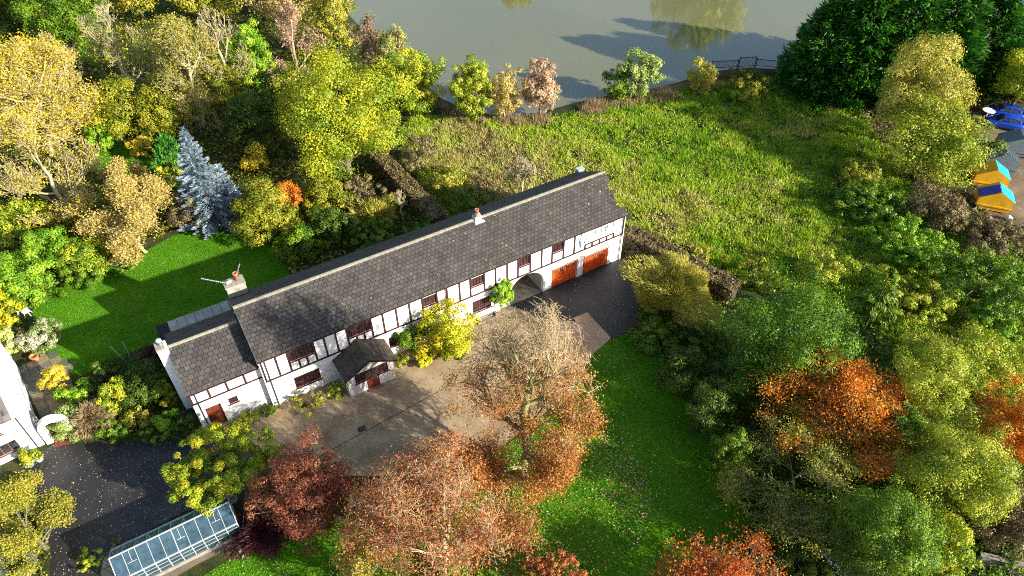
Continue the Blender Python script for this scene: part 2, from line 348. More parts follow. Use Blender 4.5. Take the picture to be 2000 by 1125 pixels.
sheet('concrete_apron', [(1095,631.5),(1146.5,610.6),(1193.2,660.4),(1150,699),(1120,735),(1060,690)], .026, mottled('pinkish_concrete', [(.3, (.36,.21,.13)), (.55, (.47,.29,.185)), (.75, (.54,.36,.24))], .7, .85, (11, .3), .2, .2), 0)
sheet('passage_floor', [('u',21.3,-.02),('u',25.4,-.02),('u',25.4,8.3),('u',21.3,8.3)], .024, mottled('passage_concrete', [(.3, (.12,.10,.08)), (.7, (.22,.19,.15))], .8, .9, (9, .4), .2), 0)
M_DIRT = mottled('stony_yard', [(.3, (.10,.07,.045)), (.55, (.18,.135,.09)), (.75, (.26,.21,.15))], .4, .95, (5, .5), .4, .1)
sheet('yard_track', [(1890,215),(1960,212),(2060,210),(2120,440),(1985,445),(1930,430),(1900,340)], .012, M_DIRT)
sheet('greenhouse_path', [(205,1075),(255,1050),(478,1035),(505,1020),(490,1050),(350,1120),(300,1160),(190,1160)], .016, mottled('gravel_path', [(.3, (.12,.095,.07)), (.7, (.24,.19,.14))], .8, .95, (16, .5), .4), 1)
# joint line and drain grate in the drive
a, b = gnd(600, 905)[:2], gnd(880, 752)[:2]
MB().bar((a[0], a[1], .0215), (b[0], b[1], .0215), .05, .005).build('drive_joint', M_BLACK, kind='structure')
# ------------------------------------------------------------------ foliage machinery
def unit(v): return v/np.maximum(np.linalg.norm(v, axis=-1, keepdims=True), 1e-9)
def cards(P, Nn, L, W, r, T=None, fold=.2):
    n = len(P); Nn = unit(Nn)
    T = unit(np.cross(Nn, r.normal(size=(n, 3)))) if T is None else unit(T)
    B = unit(np.cross(Nn, T)); L = np.broadcast_to(L, n)[:, None]; W = np.broadcast_to(W, n)[:, None]
    V = np.stack([P-T*L*.5-B*W*.62, P+B*W*.75-T*L*.12, P+T*L*.62-B*W*.1+Nn*W*fold], 1).reshape(-1, 3)
    return V, np.arange(3*n).reshape(n, 3)
class Geo:
    def __init__(s): s.V = []; s.F = []; s.t = []; s.n = 0
    def add(s, V, F, t=None):
        s.V.append(V); s.F.append(F+s.n); s.n += len(V); s.t.append(np.zeros(len(F)) if t is None else t); return s
    def mesh(s, name, mat, smooth=False): return np_mesh(name, np.concatenate(s.V), np.concatenate(s.F), mat, np.concatenate(s.t), smooth)
def tubes(pts, rad, k=3):
    """pts (b,m,3) polylines, rad (b,m): k-sided tubes"""
    b, m, _ = pts.shape; d = np.empty_like(pts); d[:, :-1] = pts[:, 1:]-pts[:, :-1]; d[:, -1] = d[:, -2]; d = unit(d)
    ref = np.where(np.abs(d[:, :1, 2:]) > .9, np.array([1., 0, 0]), np.array([0, 0, 1.])); x = unit(np.cross(d, np.broadcast_to(ref, d.shape))); y = np.cross(d, x)
    t = 2*np.pi*np.arange(k)/k
    V = pts[:, :, None]+rad[:, :, None, None]*(x[:, :, None]*np.cos(t)[:, None]+y[:, :, None]*np.sin(t)[:, None])
    I = np.arange(b*m*k).reshape(b, m, k); J = np.roll(I, -1, 2)
    return V.reshape(-1, 3), np.stack([I[:, :-1], J[:, :-1], J[:, 1:], I[:, 1:]], -1).reshape(-1, 4)
def branchy(r, h, clear, seed, spread=.62, levels=(7, 5, 5, 4, 3), up=.3, rbase=None, egg=.25):
    """bare skeleton: list of (pts,rad) levels, crown radius r, total height h"""
    g = np.random.default_rng(seed); rb = rbase or .024*h
    m = 7; p = np.zeros((1, m, 3)); p[0, :, 2] = np.linspace(0, clear+.45*(h-clear), m); p[0, 1:, :2] += g.normal(0, .012*h, (m-1, 2)).cumsum(0)
    rad = np.linspace(rb, rb*.5, m)[None]; out = [(p, rad)]; ac = (h-clear)/2; zc = h-ac
    for li, nb in enumerate(levels):
        B = len(p); m = p.shape[1]; k = nb; t0 = max(.12, .55*clear/max(p[0, -1, 2], .1)) if li == 0 else .22; tpos = t0+(1-t0)*g.random((B, k)); tpos[:, 0] = 1.
        f = tpos*(m-1); i0 = np.minimum(f.astype(int), m-2); fr = (f-i0)[..., None]; bi = np.arange(B)[:, None]
        st = p[bi, i0]*(1-fr)+p[bi, i0+1]*fr; pd = unit(p[bi, i0+1]-p[bi, i0]); pr = rad[bi, i0]
        if li == 0:
            az = np.arange(k)*2.39996+g.normal(0, .3, k); el = .25+.75*tpos[0]+g.normal(0, .12, k); el[0] = 1.3
            d = np.stack([np.cos(az)*np.cos(el), np.sin(az)*np.cos(el), np.sin(el)], 1); L = .62*max(r, .55*ac*2*.6)*(.8+.4*g.random(k))
        else:
            d = unit(pd+g.normal(0, spread*.62, st.shape)); d[..., 2] += up*.5; d = unit(d).reshape(-1, 3); L = .62*max(r, .66*ac)*(.60**li)*(.6+.7*g.random(B*k))
        st = st.reshape(-1, 3); m2 = 4 if li < 2 else (3 if li < len(levels)-1 else 2); q = [st]
        for s in range(m2-1):
            d = unit(d+g.normal(0, .13, d.shape)+np.array([0, 0, up*.22])); q.append(q[-1]+d*(L/(m2-1))[:, None])
        p = np.stack(q, 1); r0 = np.minimum(pr.reshape(-1)*.62, .5*rb*(.55**li))
        rad = r0[:, None]*np.linspace(1, .45, m2)[None]; out.append((p, rad))
    tips = out[-1][0][:, -1]; rr = np.percentile(np.linalg.norm(tips[:, :2], axis=1), 78); zt = np.percentile(tips[:, 2]-clear, 88); res = []
    for q, ra in out:                                 # stretch to the crown, then pull what pokes out softly back into the ellipsoid
        q = q.copy(); low = np.clip(q[..., 2]/max(clear, .3), 0, 1)[..., None]; q[..., :2] *= 1+(r*.92/rr-1)*low
        q[..., 2] = np.where(q[..., 2] > clear, clear+(q[..., 2]-clear)*(h-clear)*.9/zt, q[..., 2])
        e = q-np.array([0, 0, zc]); Q = np.linalg.norm(e/np.array([r, r, ac]), axis=-1); sc = np.where(Q > .9, (.9+.22*np.tanh((Q-.9)/.35))/np.maximum(Q, 1e-6), 1.)
        sc = np.where(q[..., 2] > clear, sc, 1.); e = e*sc[..., None]; e[..., :2] *= (1-egg*np.clip(e[..., 2]/ac, 0, 1)**1.5)[..., None]; res.append((np.array([0, 0, zc])+e, ra))
    return res
def skel_mesh(name, sk, mat, rmin, first=0, last=None):
    G = Geo()
    for i, (p, ra) in enumerate(sk[first:last]): G.add(*tubes(p, np.maximum(ra, rmin), 6 if i+first < 2 else 3))
    return G.mesh(name, mat, True)
def lobes(d, amp, g, k=7):
    f = np.zeros(len(d))
    for _ in range(k): f += np.cos((d@unit(g.normal(size=3)))*g.uniform(2, 6)+g.uniform(0, 6.28))
    return 1+amp*f/math.sqrt(k)
def crown_leaf(r, a, n, leaf, seed, amp=.22, gaps=.25, zlow=-.92, cl=95, asp=.62, grad=0., tl=None):
    """clumps of leaf cards through an uneven ellipsoid centred on the origin"""
    g = np.random.default_rng(seed); nc = int(np.clip(n/cl, 24, 190))
    d = unit(g.normal(size=(nc*2, 3))); d = d[d[:, 2] > zlow][:nc]; nc = len(d)
    C = d*(g.random(nc)**.38*lobes(d, amp, g))[:, None]*np.array([r, r, a])*.86
    cr = .27*min(r, 1.25*a)*(.5+.75*g.random(nc))*(60/nc)**.22; wt = cr**2; ct = g.random(nc)
    ci = g.choice(nc, n, p=wt/wt.sum()); o = unit(g.normal(size=(n, 3))+.55*d[ci]+np.array([0, 0, .25]))
    rr = np.where(g.random(n) < .66, .70+.50*g.random(n)**1.6, g.random(n)**.5*.9)
    P = C[ci]+o*(rr*cr[ci])[:, None]*np.array([1, 1, .78])
    Nn = o*1.15+np.array([0, 0, .22])+g.normal(0, .34, (n, 3))
    V, F = cards(P, Nn, leaf*(.6+.8*g.random(n)), leaf*asp*(.6+.8*g.random(n)), g)
    t = .55*ct[ci]+.30*g.random(n)+.08+grad*(P[:, 2]/a)
    if tl is not None: t = tl(P, t, g)
    return V, F, np.clip(t, 0, 1), C
def brush(r, a, n, L, wd, seed, droop=.0, amp=.15):
    """feathery strands that radiate out of a dome"""
    g = np.random.default_rng(seed); d = unit(g.normal(size=(n, 3))+np.array([0, 0, .35])); k = g.random(n)**.3
    nc = 60; cd = unit(g.normal(size=(nc, 3))+np.array([0, 0, .3])); ci = (d@cd.T).argmax(1)
    f = lobes(d, amp*1.6, g)*(.62+.52*g.random(nc)[ci]); P = d*(k*f)[:, None]*np.array([r, r, a])*1.02
    T = unit(d*np.array([1, 1, .8])+cd[ci]*.5+g.normal(0, .3, (n, 3))+np.array([0, 0, .25-droop])); Nn = np.cross(T, g.normal(size=(n, 3)))
    V, F = cards(P, Nn, L*(.6+.8*g.random(n)), wd, g, T, 0); return V, F, np.clip(.45*g.random(nc)[ci]+.5*g.random(n), 0, 1)
def spruce(r, h, n, seed, leaf):
    g = np.random.default_rng(seed); nb = 190; t = np.sort(g.random(nb)**1.15*.97+.02); an = np.arange(nb)*2.39996+g.normal(0, .25, nb)
    L = (r*(1-t)**.85*(.75+.4*g.random(nb))+.15); bi = g.choice(nb, n, p=L**1.15/np.sum(L**1.15)); s = g.random(n)**.55; side = g.choice([-1, 1], n)
    D = np.stack([np.cos(an), np.sin(an), 0*an], 1)[bi]; S = np.stack([-np.sin(an), np.cos(an), 0*an], 1)[bi]
    off = side*.30*L[bi]*(1.05-s)*g.random(n); z = t[bi]*h*.98+.02*h+(-.22*L[bi]*s+.16*L[bi]*s**3)+g.normal(0, .05, n)
    P = D*(s*L[bi])[:, None]+S*off[:, None]; P[:, 2] = z
    T = D+S*(side*.7)[:, None]+g.normal(0, .18, (n, 3)); T[:, 2] += .25
    V, F = cards(P, np.array([0, 0, 1.])+D*.35+g.normal(0, .25, (n, 3)), leaf*(.8+.7*g.random(n)), leaf*.4, g, T, .12)
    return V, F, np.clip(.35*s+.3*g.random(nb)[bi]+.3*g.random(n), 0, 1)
def leyland(r, h, n, seed, leaf, p=1.5, up=.8, base=.0):
    """dense cone of upswept sprays in clumps, like a tall hedge conifer"""
    g = np.random.default_rng(seed); nc = max(30, n//40); t = g.random(nc)**1.15; an = g.random(nc)*6.283
    R = r*(1-t**p)*(.86+.28*g.random(nc))+.1; D = np.stack([np.cos(an), np.sin(an), 0*an], 1); C = D*(R*(.72+.28*g.random(nc)))[:, None]; C[:, 2] = base+t*(h-base)
    cr = .20*r*(.6+.8*g.random(nc)); ci = g.integers(0, nc, n); o = unit(g.normal(size=(n, 3))); P = C[ci]+o*(cr[ci]*g.random(n)**.5)[:, None]*np.array([.9, .9, .7])
    T = D[ci]*.9+np.array([0, 0, up])+g.normal(0, .35, (n, 3)); Nn = D[ci]*.5+np.array([0, 0, .7])+g.normal(0, .4, (n, 3)); Nn = np.cross(np.cross(T, Nn), T)
    V, F = cards(P, Nn, leaf*(.7+.8*g.random(n)), leaf*.30, g, T, .15)
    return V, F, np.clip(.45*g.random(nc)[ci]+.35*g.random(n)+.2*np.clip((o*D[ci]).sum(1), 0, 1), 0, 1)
def limbs_mesh(name, C, a, clear, r, seed, bark, nl=11):
    """tapered trunk with limbs running out to some of the leaf clumps"""
    g = np.random.default_rng(seed+3); H = clear+a; rt = max(.05, .045*r+.02*H*.5); G = Geo(); m = 6
    z = np.linspace(-.05, clear+a*1.15, m); p = np.zeros((1, m, 3)); p[0, :, 2] = z; p[0, 2:, :2] += g.normal(0, .05*r, (m-2, 2)); G.add(*tubes(p, np.linspace(rt, rt*.3, m)[None], 7))
    k = min(nl, len(C)); S = C[g.choice(len(C), k, replace=False)]+np.array([0, 0, H]); z0 = np.clip(clear+(S[:, 2]-clear)*.35*g.random(k), .1, None)
    s = np.linspace(0, 1, 5)[None, :, None]; st = np.stack([0*z0, 0*z0, z0], 1)[:, None]; L = st+(S[:, None]-st)*s; L[..., 2] += (np.sin(np.linspace(0, 3.14, 5))*.12*r)[None]
    G.add(*tubes(L, (rt*.45*(1-.8*np.linspace(0, 1, 5)))[None].repeat(k, 0), 4)); return G.mesh(name, BARK[bark], True)
PXA = 0.262                                           # one photo pixel squared in picture pixels squared
_seed = [100]
def sd(): _seed[0] += 7; return _seed[0]
def plant(kind, name, bb, pal, label, cat, clear=.0, dens=1.0, leaf=1.8, bark='grey', group=None, **kw):
    """a tree or shrub whose outline fills the photo box bb; kind: leaf, bare, mixed, brush"""
    C, r, a, k = bbox_place(*bb, clear); H = C[2]; k1 = k/.512; s = sd(); lf = leaf*k1
    n = int(np.clip((bb[2]-bb[0])*(bb[3]-bb[1])*PXA*2.5*dens, 1100, 42000))
    root = thing(name, label, cat, (C[0], C[1], 0), 0, group); small = kw.pop('small', cat in ('shrub', 'plant', 'flower'))
    tn, cn = ('stem', 'foliage') if small else ('trunk', 'crown')
    if kind == 'leaf':
        V, F, t, CC = crown_leaf(r, a, n, lf, s, **kw); V = V+np.array([0, 0, H]); V[:, 2] = np.maximum(V[:, 2], .02)
        link(cn, np_mesh(cn, V, F, LEAF[pal], t), root); link(tn, limbs_mesh(tn, CC, a, clear, r, s, bark, 6 if small else 12), root)
    elif kind == 'brush':
        V, F, t = brush(r, a, n, lf*kw.get('len', 3), lf*.35, s, kw.get('droop', 0), kw.get('amp', .15)); V = V+np.array([0, 0, H]); V[:, 2] = np.maximum(V[:, 2], .02)
        link(cn, np_mesh(cn, V, F, LEAF[pal], t), root); g = np.random.default_rng(s)
        link(tn, limbs_mesh(tn, unit(g.normal(size=(14, 3)))*np.array([r, r, a])*.6, a, clear, r, s, bark, 10), root)
    else:                                             # bare skeleton, with leaves still hanging where `keep` says
        h = H+a; sk = branchy(r, h, clear, s, kw.get('spread', .62), kw.get('levels', (7, 5, 5, 4, 3)), kw.get('up', .3), kw.get('rbase'), kw.get('egg', .25))
        rm = kw.get('rmin', .16)*k1; link(tn, skel_mesh(tn, sk, BARK[kw.get('tbark', bark)], rm*1.2, 0, 3), root)
        link('branches' if not small else 'twigs', skel_mesh('branches', sk, BARK[bark], rm, 3), root)
        if pal:
            g = np.random.default_rng(s+1); A = np.concatenate([sk[-1][0].reshape(-1, 3), sk[-2][0].reshape(-1, 3)])
            kp = kw.get('keep', lambda P, r, h: np.full(len(P), .5))(A, r, h); q = A[g.random(len(A)) < kp]
            if len(q):
                P = q[g.integers(0, len(q), n)]+g.normal(0, .45*lf+.05*r, (n, 3))*np.array([1, 1, .8]); P[:, 2] = np.maximum(P[:, 2], .1)
                ct = vnoise(P[:, 0]*1+P[:, 2]*.7, P[:, 1]+P[:, 2]*.5, .18*r, s); V, F = cards(P, g.normal(0, .6, (n, 3))+np.array([0, 0, .6]), lf*(.6+.7*g.random(n)), lf*.6, g)
                t = np.clip(.12+.42*ct+.42*g.random(n), 0, 1)
                if 'tl' in kw: t = np.clip(kw['tl'](P, t, r, h), 0, 1)
                link(cn, np_mesh(cn, V, F, LEAF[pal], t), root)
    return root
def conifer(kind, name, base, topy, hw, pal, label, n, cat='conifer', leaf=3.2, group=None, **kw):
    B = gnd(*base); k = depth(B)/F_PX
    lo, hi = .3, 40.
    for _ in range(40):                               # height whose top projects to the row topy
        mid = (lo+hi)/2; up = B[1]*SP+(mid-CAM_H)*CP; dp = B[1]*CP-(mid-CAM_H)*SP
        if 562.5-F_PX*up/dp > topy: lo = mid
        else: hi = mid
    h = lo; r = hw*k; s = sd(); root = thing(name, label, cat, (B[0], B[1], 0), 0, group); k1 = k/.512
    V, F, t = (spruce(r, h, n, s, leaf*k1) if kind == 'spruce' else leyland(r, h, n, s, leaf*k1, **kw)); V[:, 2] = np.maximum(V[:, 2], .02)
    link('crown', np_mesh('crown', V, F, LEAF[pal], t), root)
    MB().tube([(0, 0, -.05), (0, 0, h*.5), (0, 0, h*.93)], [.03*h*.6, .016*h*.7, .01], 8).build('trunk', BARK['dark'], root, smooth=True); return root

# ------------------------------------------------------------------ the long white house
house = thing('long_house', 'long white timbered house with grey tiled roof, porch and red garage doors', 'house', (HX, HY, 0), YAW)
L_, D_, RV, RZ, SL = 34.0, 7.55, 3.775, 7.80, .59
def roof_z(v): return RZ-SL*abs(v-RV)
WZ = roof_z(0)-.06
def wall_grid(u0, u1, z0, z1, holes, v0, v1):
    """front wall between v0 (outside) and v1 with square openings and their reveals"""
    mb = MB(); us = sorted({u0, u1, *[h[0] for h in holes], *[h[1] for h in holes]}); zs = sorted({z0, z1, *[h[2] for h in holes], *[h[3] for h in holes]})
    def solid(i, j):
        if not (0 <= i < len(us)-1 and 0 <= j < len(zs)-1): return False
        a, b = (us[i]+us[i+1])/2, (zs[j]+zs[j+1])/2
        return not any(h[0] < a < h[1] and h[2] < b < h[3] for h in holes)
    for i in range(len(us)-1):
        for j in range(len(zs)-1):
            if not solid(i, j): continue
            a, b, c, d = us[i], us[i+1], zs[j], zs[j+1]
            mb.poly([(a,v0,c),(b,v0,c),(b,v0,d),(a,v0,d)]); mb.poly([(a,v1,c),(a,v1,d),(b,v1,d),(b,v1,c)])
            if not solid(i-1, j): mb.poly([(a,v0,c),(a,v0,d),(a,v1,d),(a,v1,c)])
            if not solid(i+1, j): mb.poly([(b,v0,c),(b,v1,c),(b,v1,d),(b,v0,d)])
            if not solid(i, j-1): mb.poly([(a,v0,c),(a,v1,c),(b,v1,c),(b,v0,c)])
            if not solid(i, j+1): mb.poly([(a,v0,d),(b,v0,d),(b,v1,d),(a,v1,d)])
    return mb
UP = [(2.15,4.05,3.98,5.06,3),(6.87,8.75,3.98,5.06,3),(13.36,14.54,4.05,5.02,2),(17.8,19.0,4.08,5.02,2),(22.5,23.62,4.15,5.12,2),(26.05,27.13,4.2,5.2,2)]
GR = [(2.0,4.04,.93,2.15,4),(10.0,11.6,1.12,2.24,3),(17.83,19.72,.95,2.32,3)]
BIG = (30.1,32.8,4.02,5.25,4)
GA = [(26.17,28.79),(29.67,32.34)]; AR = (21.6,25.12,3.0)
holes = [h[:4] for h in UP+GR]+[BIG[:4]]+[(a,b,-.05,2.15) for a,b in GA]+[(AR[0],AR[1],-.05,AR[2])]
fw = wall_grid(0, L_, -.05, WZ, holes, 0, .3)
# arch head: the corner pieces above the springing of the carriage arch
cu, rw, zs_, rh = (AR[0]+AR[1])/2, (AR[1]-AR[0])/2, 1.35, AR[2]-1.35
for side in (-1, 1):
    for k in range(10):
        t0, t1 = math.pi/2*k/10, math.pi/2*(k+1)/10
        p0, p1 = (cu+side*rw*math.cos(t0), zs_+rh*math.sin(t0)), (cu+side*rw*math.cos(t1), zs_+rh*math.sin(t1)); e = cu+side*rw
        fw.hexa([(e,0,p0[1]),(p0[0],0,p0[1]),(p0[0],.3,p0[1]),(e,.3,p0[1]),(e,0,p1[1]),(p1[0],0,p1[1]),(p1[0],.3,p1[1]),(e,.3,p1[1])])
fw.build('front_wall', M_WHITE, house)
tr = MB()                                             # raised rim of the arch
for k in range(20):
    t0, t1 = math.pi*k/20, math.pi*(k+1)/20
    q = [(cu+(rw+o)*math.cos(t), zs_+(rh+o)*math.sin(t)) for t, o in ((t0,.004),(t1,.004),(t1,.2),(t0,.2))]
    tr.prism(q, 'y', -.05, .06)
for side in (-1, 1): e = cu+side*(rw+.1); tr.box(e-.098, e+.098, -.05, .06, -.04, zs_)
tr.build('arch_rim', plain('grey_cement', (.36,.36,.35), .85), house)
bw = MB(); bw.box(0, AR[0], D_-.3, D_, -.05, WZ).box(AR[1], L_, D_-.3, D_, -.05, WZ).box(AR[0], AR[1], D_-.3, D_, 2.7, WZ); bw.build('back_wall', M_WHITE, house)
for nm, u0 in (('gable_wall', 0.), ('gable_wall', L_-.3)):
    MB().prism([(.302,-.05),(D_-.302,-.05),(D_-.302,roof_z(D_-.302)-.06),(RV,RZ-.06),(.302,roof_z(.302)-.06)], 'x', u0, u0+.3).build(nm, M_WHITE, house)
pw = MB().box(AR[0]-.2, AR[0]-.002, .302, D_-.302, -.05, 3.0).box(AR[1]+.002, AR[1]+.2, .302, D_-.302, -.05, 3.0).box(AR[0]-.2, AR[1]+.2, .302, D_-.302, 3.0, 3.2)
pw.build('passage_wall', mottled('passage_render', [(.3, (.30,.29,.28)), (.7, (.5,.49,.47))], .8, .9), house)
MB().box(.31, L_-.31, .31, D_-.31, 3.3, 3.4).build('upper_floor', M_DECK, house)
# timbers, each a strip 3 cm proud of the render
def timber(name, u0, z0, u1, z1, wd=.13, v=-.03, m=M_TIMBER):
    MB().bar((u0, v, z0), (u1, v, z1), .06, wd, (0, 0, 1) if abs(u1-u0) > abs(z1-z0) else (1, 0, 0)).build(name, m, house)
RAIL = 3.08; HEAD = WZ-.09
def rail_z(u): return 2.98+.16*u/L_
for a, b in [(.0,9.9),(9.9,21.3),(21.3,34.0)]: timber('timber_rail', a, rail_z(a), b-.01, rail_z(b), .14)
for a, b in [(.0,11.3),(11.3,22.5),(22.5,29.6)]: timber('timber_rail', a, HEAD, b-.01, HEAD, .13)
POSTS = [.1,1.19,4.98,5.9,9.83,10.99,12.14,15.55,16.71,20.18,21.33,24.87,28.38,33.9]
for u in POSTS: timber('timber_post', u, rail_z(u)+.075, u, HEAD-.07)
for wu0, wu1, wz0, wz1, nl in UP:
    for u in (wu0-.07, wu1+.07): timber('timber_post', u, rail_z(u)+.075, u, HEAD-.07)
    if nl == 3:
        for k in (1, 2): u = wu0+(wu1-wu0)*k/3; timber('timber_post', u, rail_z(u)+.075, u, wz0-.09)
for u in (29.6,30.4,31.22,32.05,32.82): timber('timber_post', u, rail_z(u)+.075, u, 3.58)
timber('timber_rail', 29.54, 3.64, 32.88, 3.66, .12)
for v in (.5,1.5,2.6,RV,5.0,6.2,7.1):                 # left gable, above the wing
    MB().box(-.035, -.002, v-.06, v+.06, max(3., min(roof_z(v), 6.45-.58*abs(v-RV))+.1), roof_z(v)-.12).build('timber_post', M_TIMBER, house)
MB().box(-.06, -.002, -.06, .09, .0, WZ-.05).build('corner_board', M_WHITE, house)
MB().box(L_+.002, L_+.05, -.03, .1, 3.0, WZ-.05).build('corner_post', M_FRAME, house)
def window(u0, u1, z0, z1, n, parent, v=0., frame=M_FRAME, rows=3, cols=2, sill=True, name='window', deep=.07):
    """frame with mullions and glazing bars; each light has its own pane"""
    f = .07; mb = MB()
    mb.box(u0, u1, v+deep-.05, v+deep+.03, z0, z0+f).box(u0, u1, v+deep-.05, v+deep+.03, z1-f, z1)
    W = (u1-u0)/n; us = [u0+W*i for i in range(n+1)]
    for i, u in enumerate(us): mb.box(max(u0, u-f/2), min(u1, u+f/2), v+deep-.048, v+deep+.028, z0+f, z1-f)
    for i in range(n):
        a, b = us[i]+f/2, us[i+1]-f/2
        for c in range(1, cols): x = a+(b-a)*c/cols; mb.box(x-.014, x+.014, v+deep-.03, v+deep+.01, z0+f, z1-f)
        for r in range(1, rows): z = z0+f+(z1-z0-2*f)*r/rows; mb.box(a, b, v+deep-.028, v+deep+.008, z-.014, z+.014)
    o = mb.build(name, frame, parent)
    for i in range(n): MB().box(us[i]+f/2, us[i+1]-f/2, v+deep+.011, v+deep+.024, z0+f, z1-f).build('pane', M_GLASS, o)
    if sill: MB().box(u0-.09, u1+.09, v-.09, v+deep, z0-.07, z0-.003).build('sill', frame, o)
    return o
for h in UP: window(*h, house)
M_BRASS = plain('lattice_lead', (.35,.33,.30), .5)
for i, h in enumerate(GR): window(*h, house, rows=4, cols=3)
M_REFLECTGLASS = glass_mat('pale_reflection_glass', (.30,.36,.38), .08, .6)  # pale base colour stands in for the reflection in the wide window
bigw = window(*BIG, house, frame=M_PVC, rows=1, cols=1)
for c_ in bigw.children: c_.data.materials[0] = M_REFLECTGLASS if c_.name.startswith('pane') else M_PVC
bigw['label'] = 'wide white framed window'
MB().box(17.7, 19.9, -.42, -.003, .66, .74).build('window_ledge', M_WHITE, house)
for i in range(3): MB().box(17.9, 19.8, -.75+.17*i, -.62+.17*i, .18+.14*i, .22+.14*i).build('bench_slat', plain('grey_bench', (.22,.20,.18), .8), house)
MB().box(17.95, 18.05, -.7, -.2, .02, .5).box(19.65, 19.75, -.7, -.2, .02, .5).build('bench_support', M_DECK, house)
for a, b in GA:                                       # garage doors of four boarded panels, each with a small latticed light
    d = MB().box(a, b, .14, .2, 0, 2.15).build('garage_door', M_GARAGE, house); W = (b-a)/4
    for i in range(4):
        x0, x1 = a+W*i+.012, a+W*(i+1)-.012; pnl = MB()
        for k in range(3): w3 = (x1-x0)/3; pnl.box(x0+w3*k+.006, x0+w3*(k+1)-.006, .06, .135, .03, 1.52)
        pnl.box(x0, x0+.14, .062, .134, 1.53, 2.12).box(x1-.14, x1, .062, .134, 1.53, 2.12).box(x0+.142, x1-.142, .062, .134, 2.0, 2.12)
        pnl.build('panel', M_GARAGE, d)
        MB().box(x0+.14, x1-.14, .10, .13, 1.53, 2.0).build('pane', M_GLASS, d)
        la = MB()
        for k in range(-3, 5):
            c = x0+.14+(x1-x0-.28)*k/3
            for sgn in (1, -1):
                pa, pb = (c, 1.53 if sgn > 0 else 2.0), (c+.32, 2.0 if sgn > 0 else 1.53)
                lo, hi = x0+.14, x1-.14
                t0 = max(0, (lo-pa[0])/.32); t1 = min(1, (hi-pa[0])/.32)
                if t1-t0 > .1: la.bar((pa[0]+.32*t0, .095, pa[1]+(pb[1]-pa[1])*t0), (pa[0]+.32*t1, .095, pa[1]+(pb[1]-pa[1])*t1), .012)
        la.build('lattice', M_BRASS, d)
    MB().box(a-.1, a-.003, -.02, .05, 0, 2.2).box(b+.003, b+.1, -.02, .05, 0, 2.2).box(a-.1, b+.1, -.02, .05, 2.203, 2.28).build('door_frame', M_GARAGE, house)
# roofs: felt-dark deck and overlapping tiles
def tile_mesh(wd, ln, th=.022):
    mb = MB().hexa([(-wd/2,0,0),(wd/2,0,0),(wd/2,ln,-.004),(-wd/2,ln,-.004),(-wd/2,0,th),(wd/2,0,th),(wd/2,ln,th*.35),(-wd/2,ln,th*.35)])
    me = mb.mesh('roof_tile', M_TILE); at = me.attributes.new('tint', 'FLOAT', 'FACE'); return me
CAMH = None
def tile_slope(deck, u0, u1, v_e, v_r, z_e, z_r, individual, pitch_w=.375, gauge=.34, skip=None):
    """tiles from the eave (v_e,z_e) to the ridge (v_r,z_r); nearest ones become objects, the rest one mesh"""
    run, rise = v_r-v_e, z_r-z_e; sl = math.hypot(run, rise); n = int(round(sl/gauge)); g = sl/n; nc = int(round((u1-u0)/pitch_w)); pw_ = (u1-u0)/nc
    th = math.atan2(rise, abs(run)); sgn = 1 if run > 0 else -1; items = []
    for j in range(n):
        for i in range(nc+(j % 2)):
            uc = u0+pw_*(i+.5-(.5 if j % 2 else 0)); a, b = max(u0, uc-pw_/2), min(u1, uc+pw_/2)
            if b-a < .05 or (skip and skip((a+b)/2, v_e+run*j/n)): continue
            s = j*g-.04; items.append(((a+b)/2, v_e+sgn*s*math.cos(th), z_e+s*math.sin(th)+.018+random.uniform(-.004, .006), b-a-.032, random.uniform(-.012, .012)))
    def world(it): return huv(it[0], it[1], it[2])
    items.sort(key=lambda it: np.linalg.norm(world(it)-np.array([0, 0, CAM_H]))); base = tile_mesh(1.0, g-.03, .03); rz = 0 if sgn > 0 else math.pi; rest = MB(); tints = []
    for k, it in enumerate(items):
        M = Matrix.Translation(it[:3])@Matrix.Rotation(rz+it[4], 4, 'Z')@Matrix.Rotation(th-.012, 4, 'X')@Matrix.Diagonal((it[3], 1, 1, 1))
        if k < individual: o = link('roof_tile', base, deck); o.matrix_local = M
        else:
            q = len(rest.v); rest.v += [tuple(M@v.co) for v in base.vertices]; rest.f += [[q+i for i in p.vertices] for p in base.polygons]; tints += [random.random()]*len(base.polygons)
    if rest.f:
        me = np_mesh('roof_tiles', rest.v, rest.f, M_TILE, tints, False); link('roof_tiles', me, deck, kind='stuff')
EV = -.18
def deck_prism(u0, u1, ve0, ve1, rv, rz, sl, name, t=.14):
    zf = lambda v: rz-sl*abs(v-rv)-.02
    return MB().prism([(ve0, zf(ve0)), (rv, zf(rv)), (ve1, zf(ve1)), (ve1, zf(ve1)-t), (rv, zf(rv)-t-.02), (ve0, zf(ve0)-t)], 'x', u0, u1).build(name, M_DECK, house)
roof = deck_prism(-.12, L_+.12, EV, D_+.2, RV, RZ, SL, 'roof')
tile_slope(roof, -.15, L_+.15, EV-.03, RV-.02, roof_z(EV-.03), roof_z(RV-.02), 300)
tile_slope(roof, -.15, L_+.15, D_+.23, RV+.02, roof_z(D_+.23), roof_z(RV+.02), 0)
n = 76; u = -.15
for i in range(n):                                    # ridge tiles
    wd = (L_+.3)/n; o = MB().prism([(RV-.17,RZ-.06),(RV-.11,RZ+.055),(RV,RZ+.095),(RV+.11,RZ+.055),(RV+.17,RZ-.06)], 'x', u+.006, u+wd-.006); u += wd
    o.build('ridge_tile', mottled('ridge_mortar', [(.3, (.15,.14,.12)), (.6, (.25,.23,.18)), (.75, (.18,.19,.06))], 3, .9, (16, .4), .3) if i == 0 else bpy.data.materials['ridge_mortar'], roof)
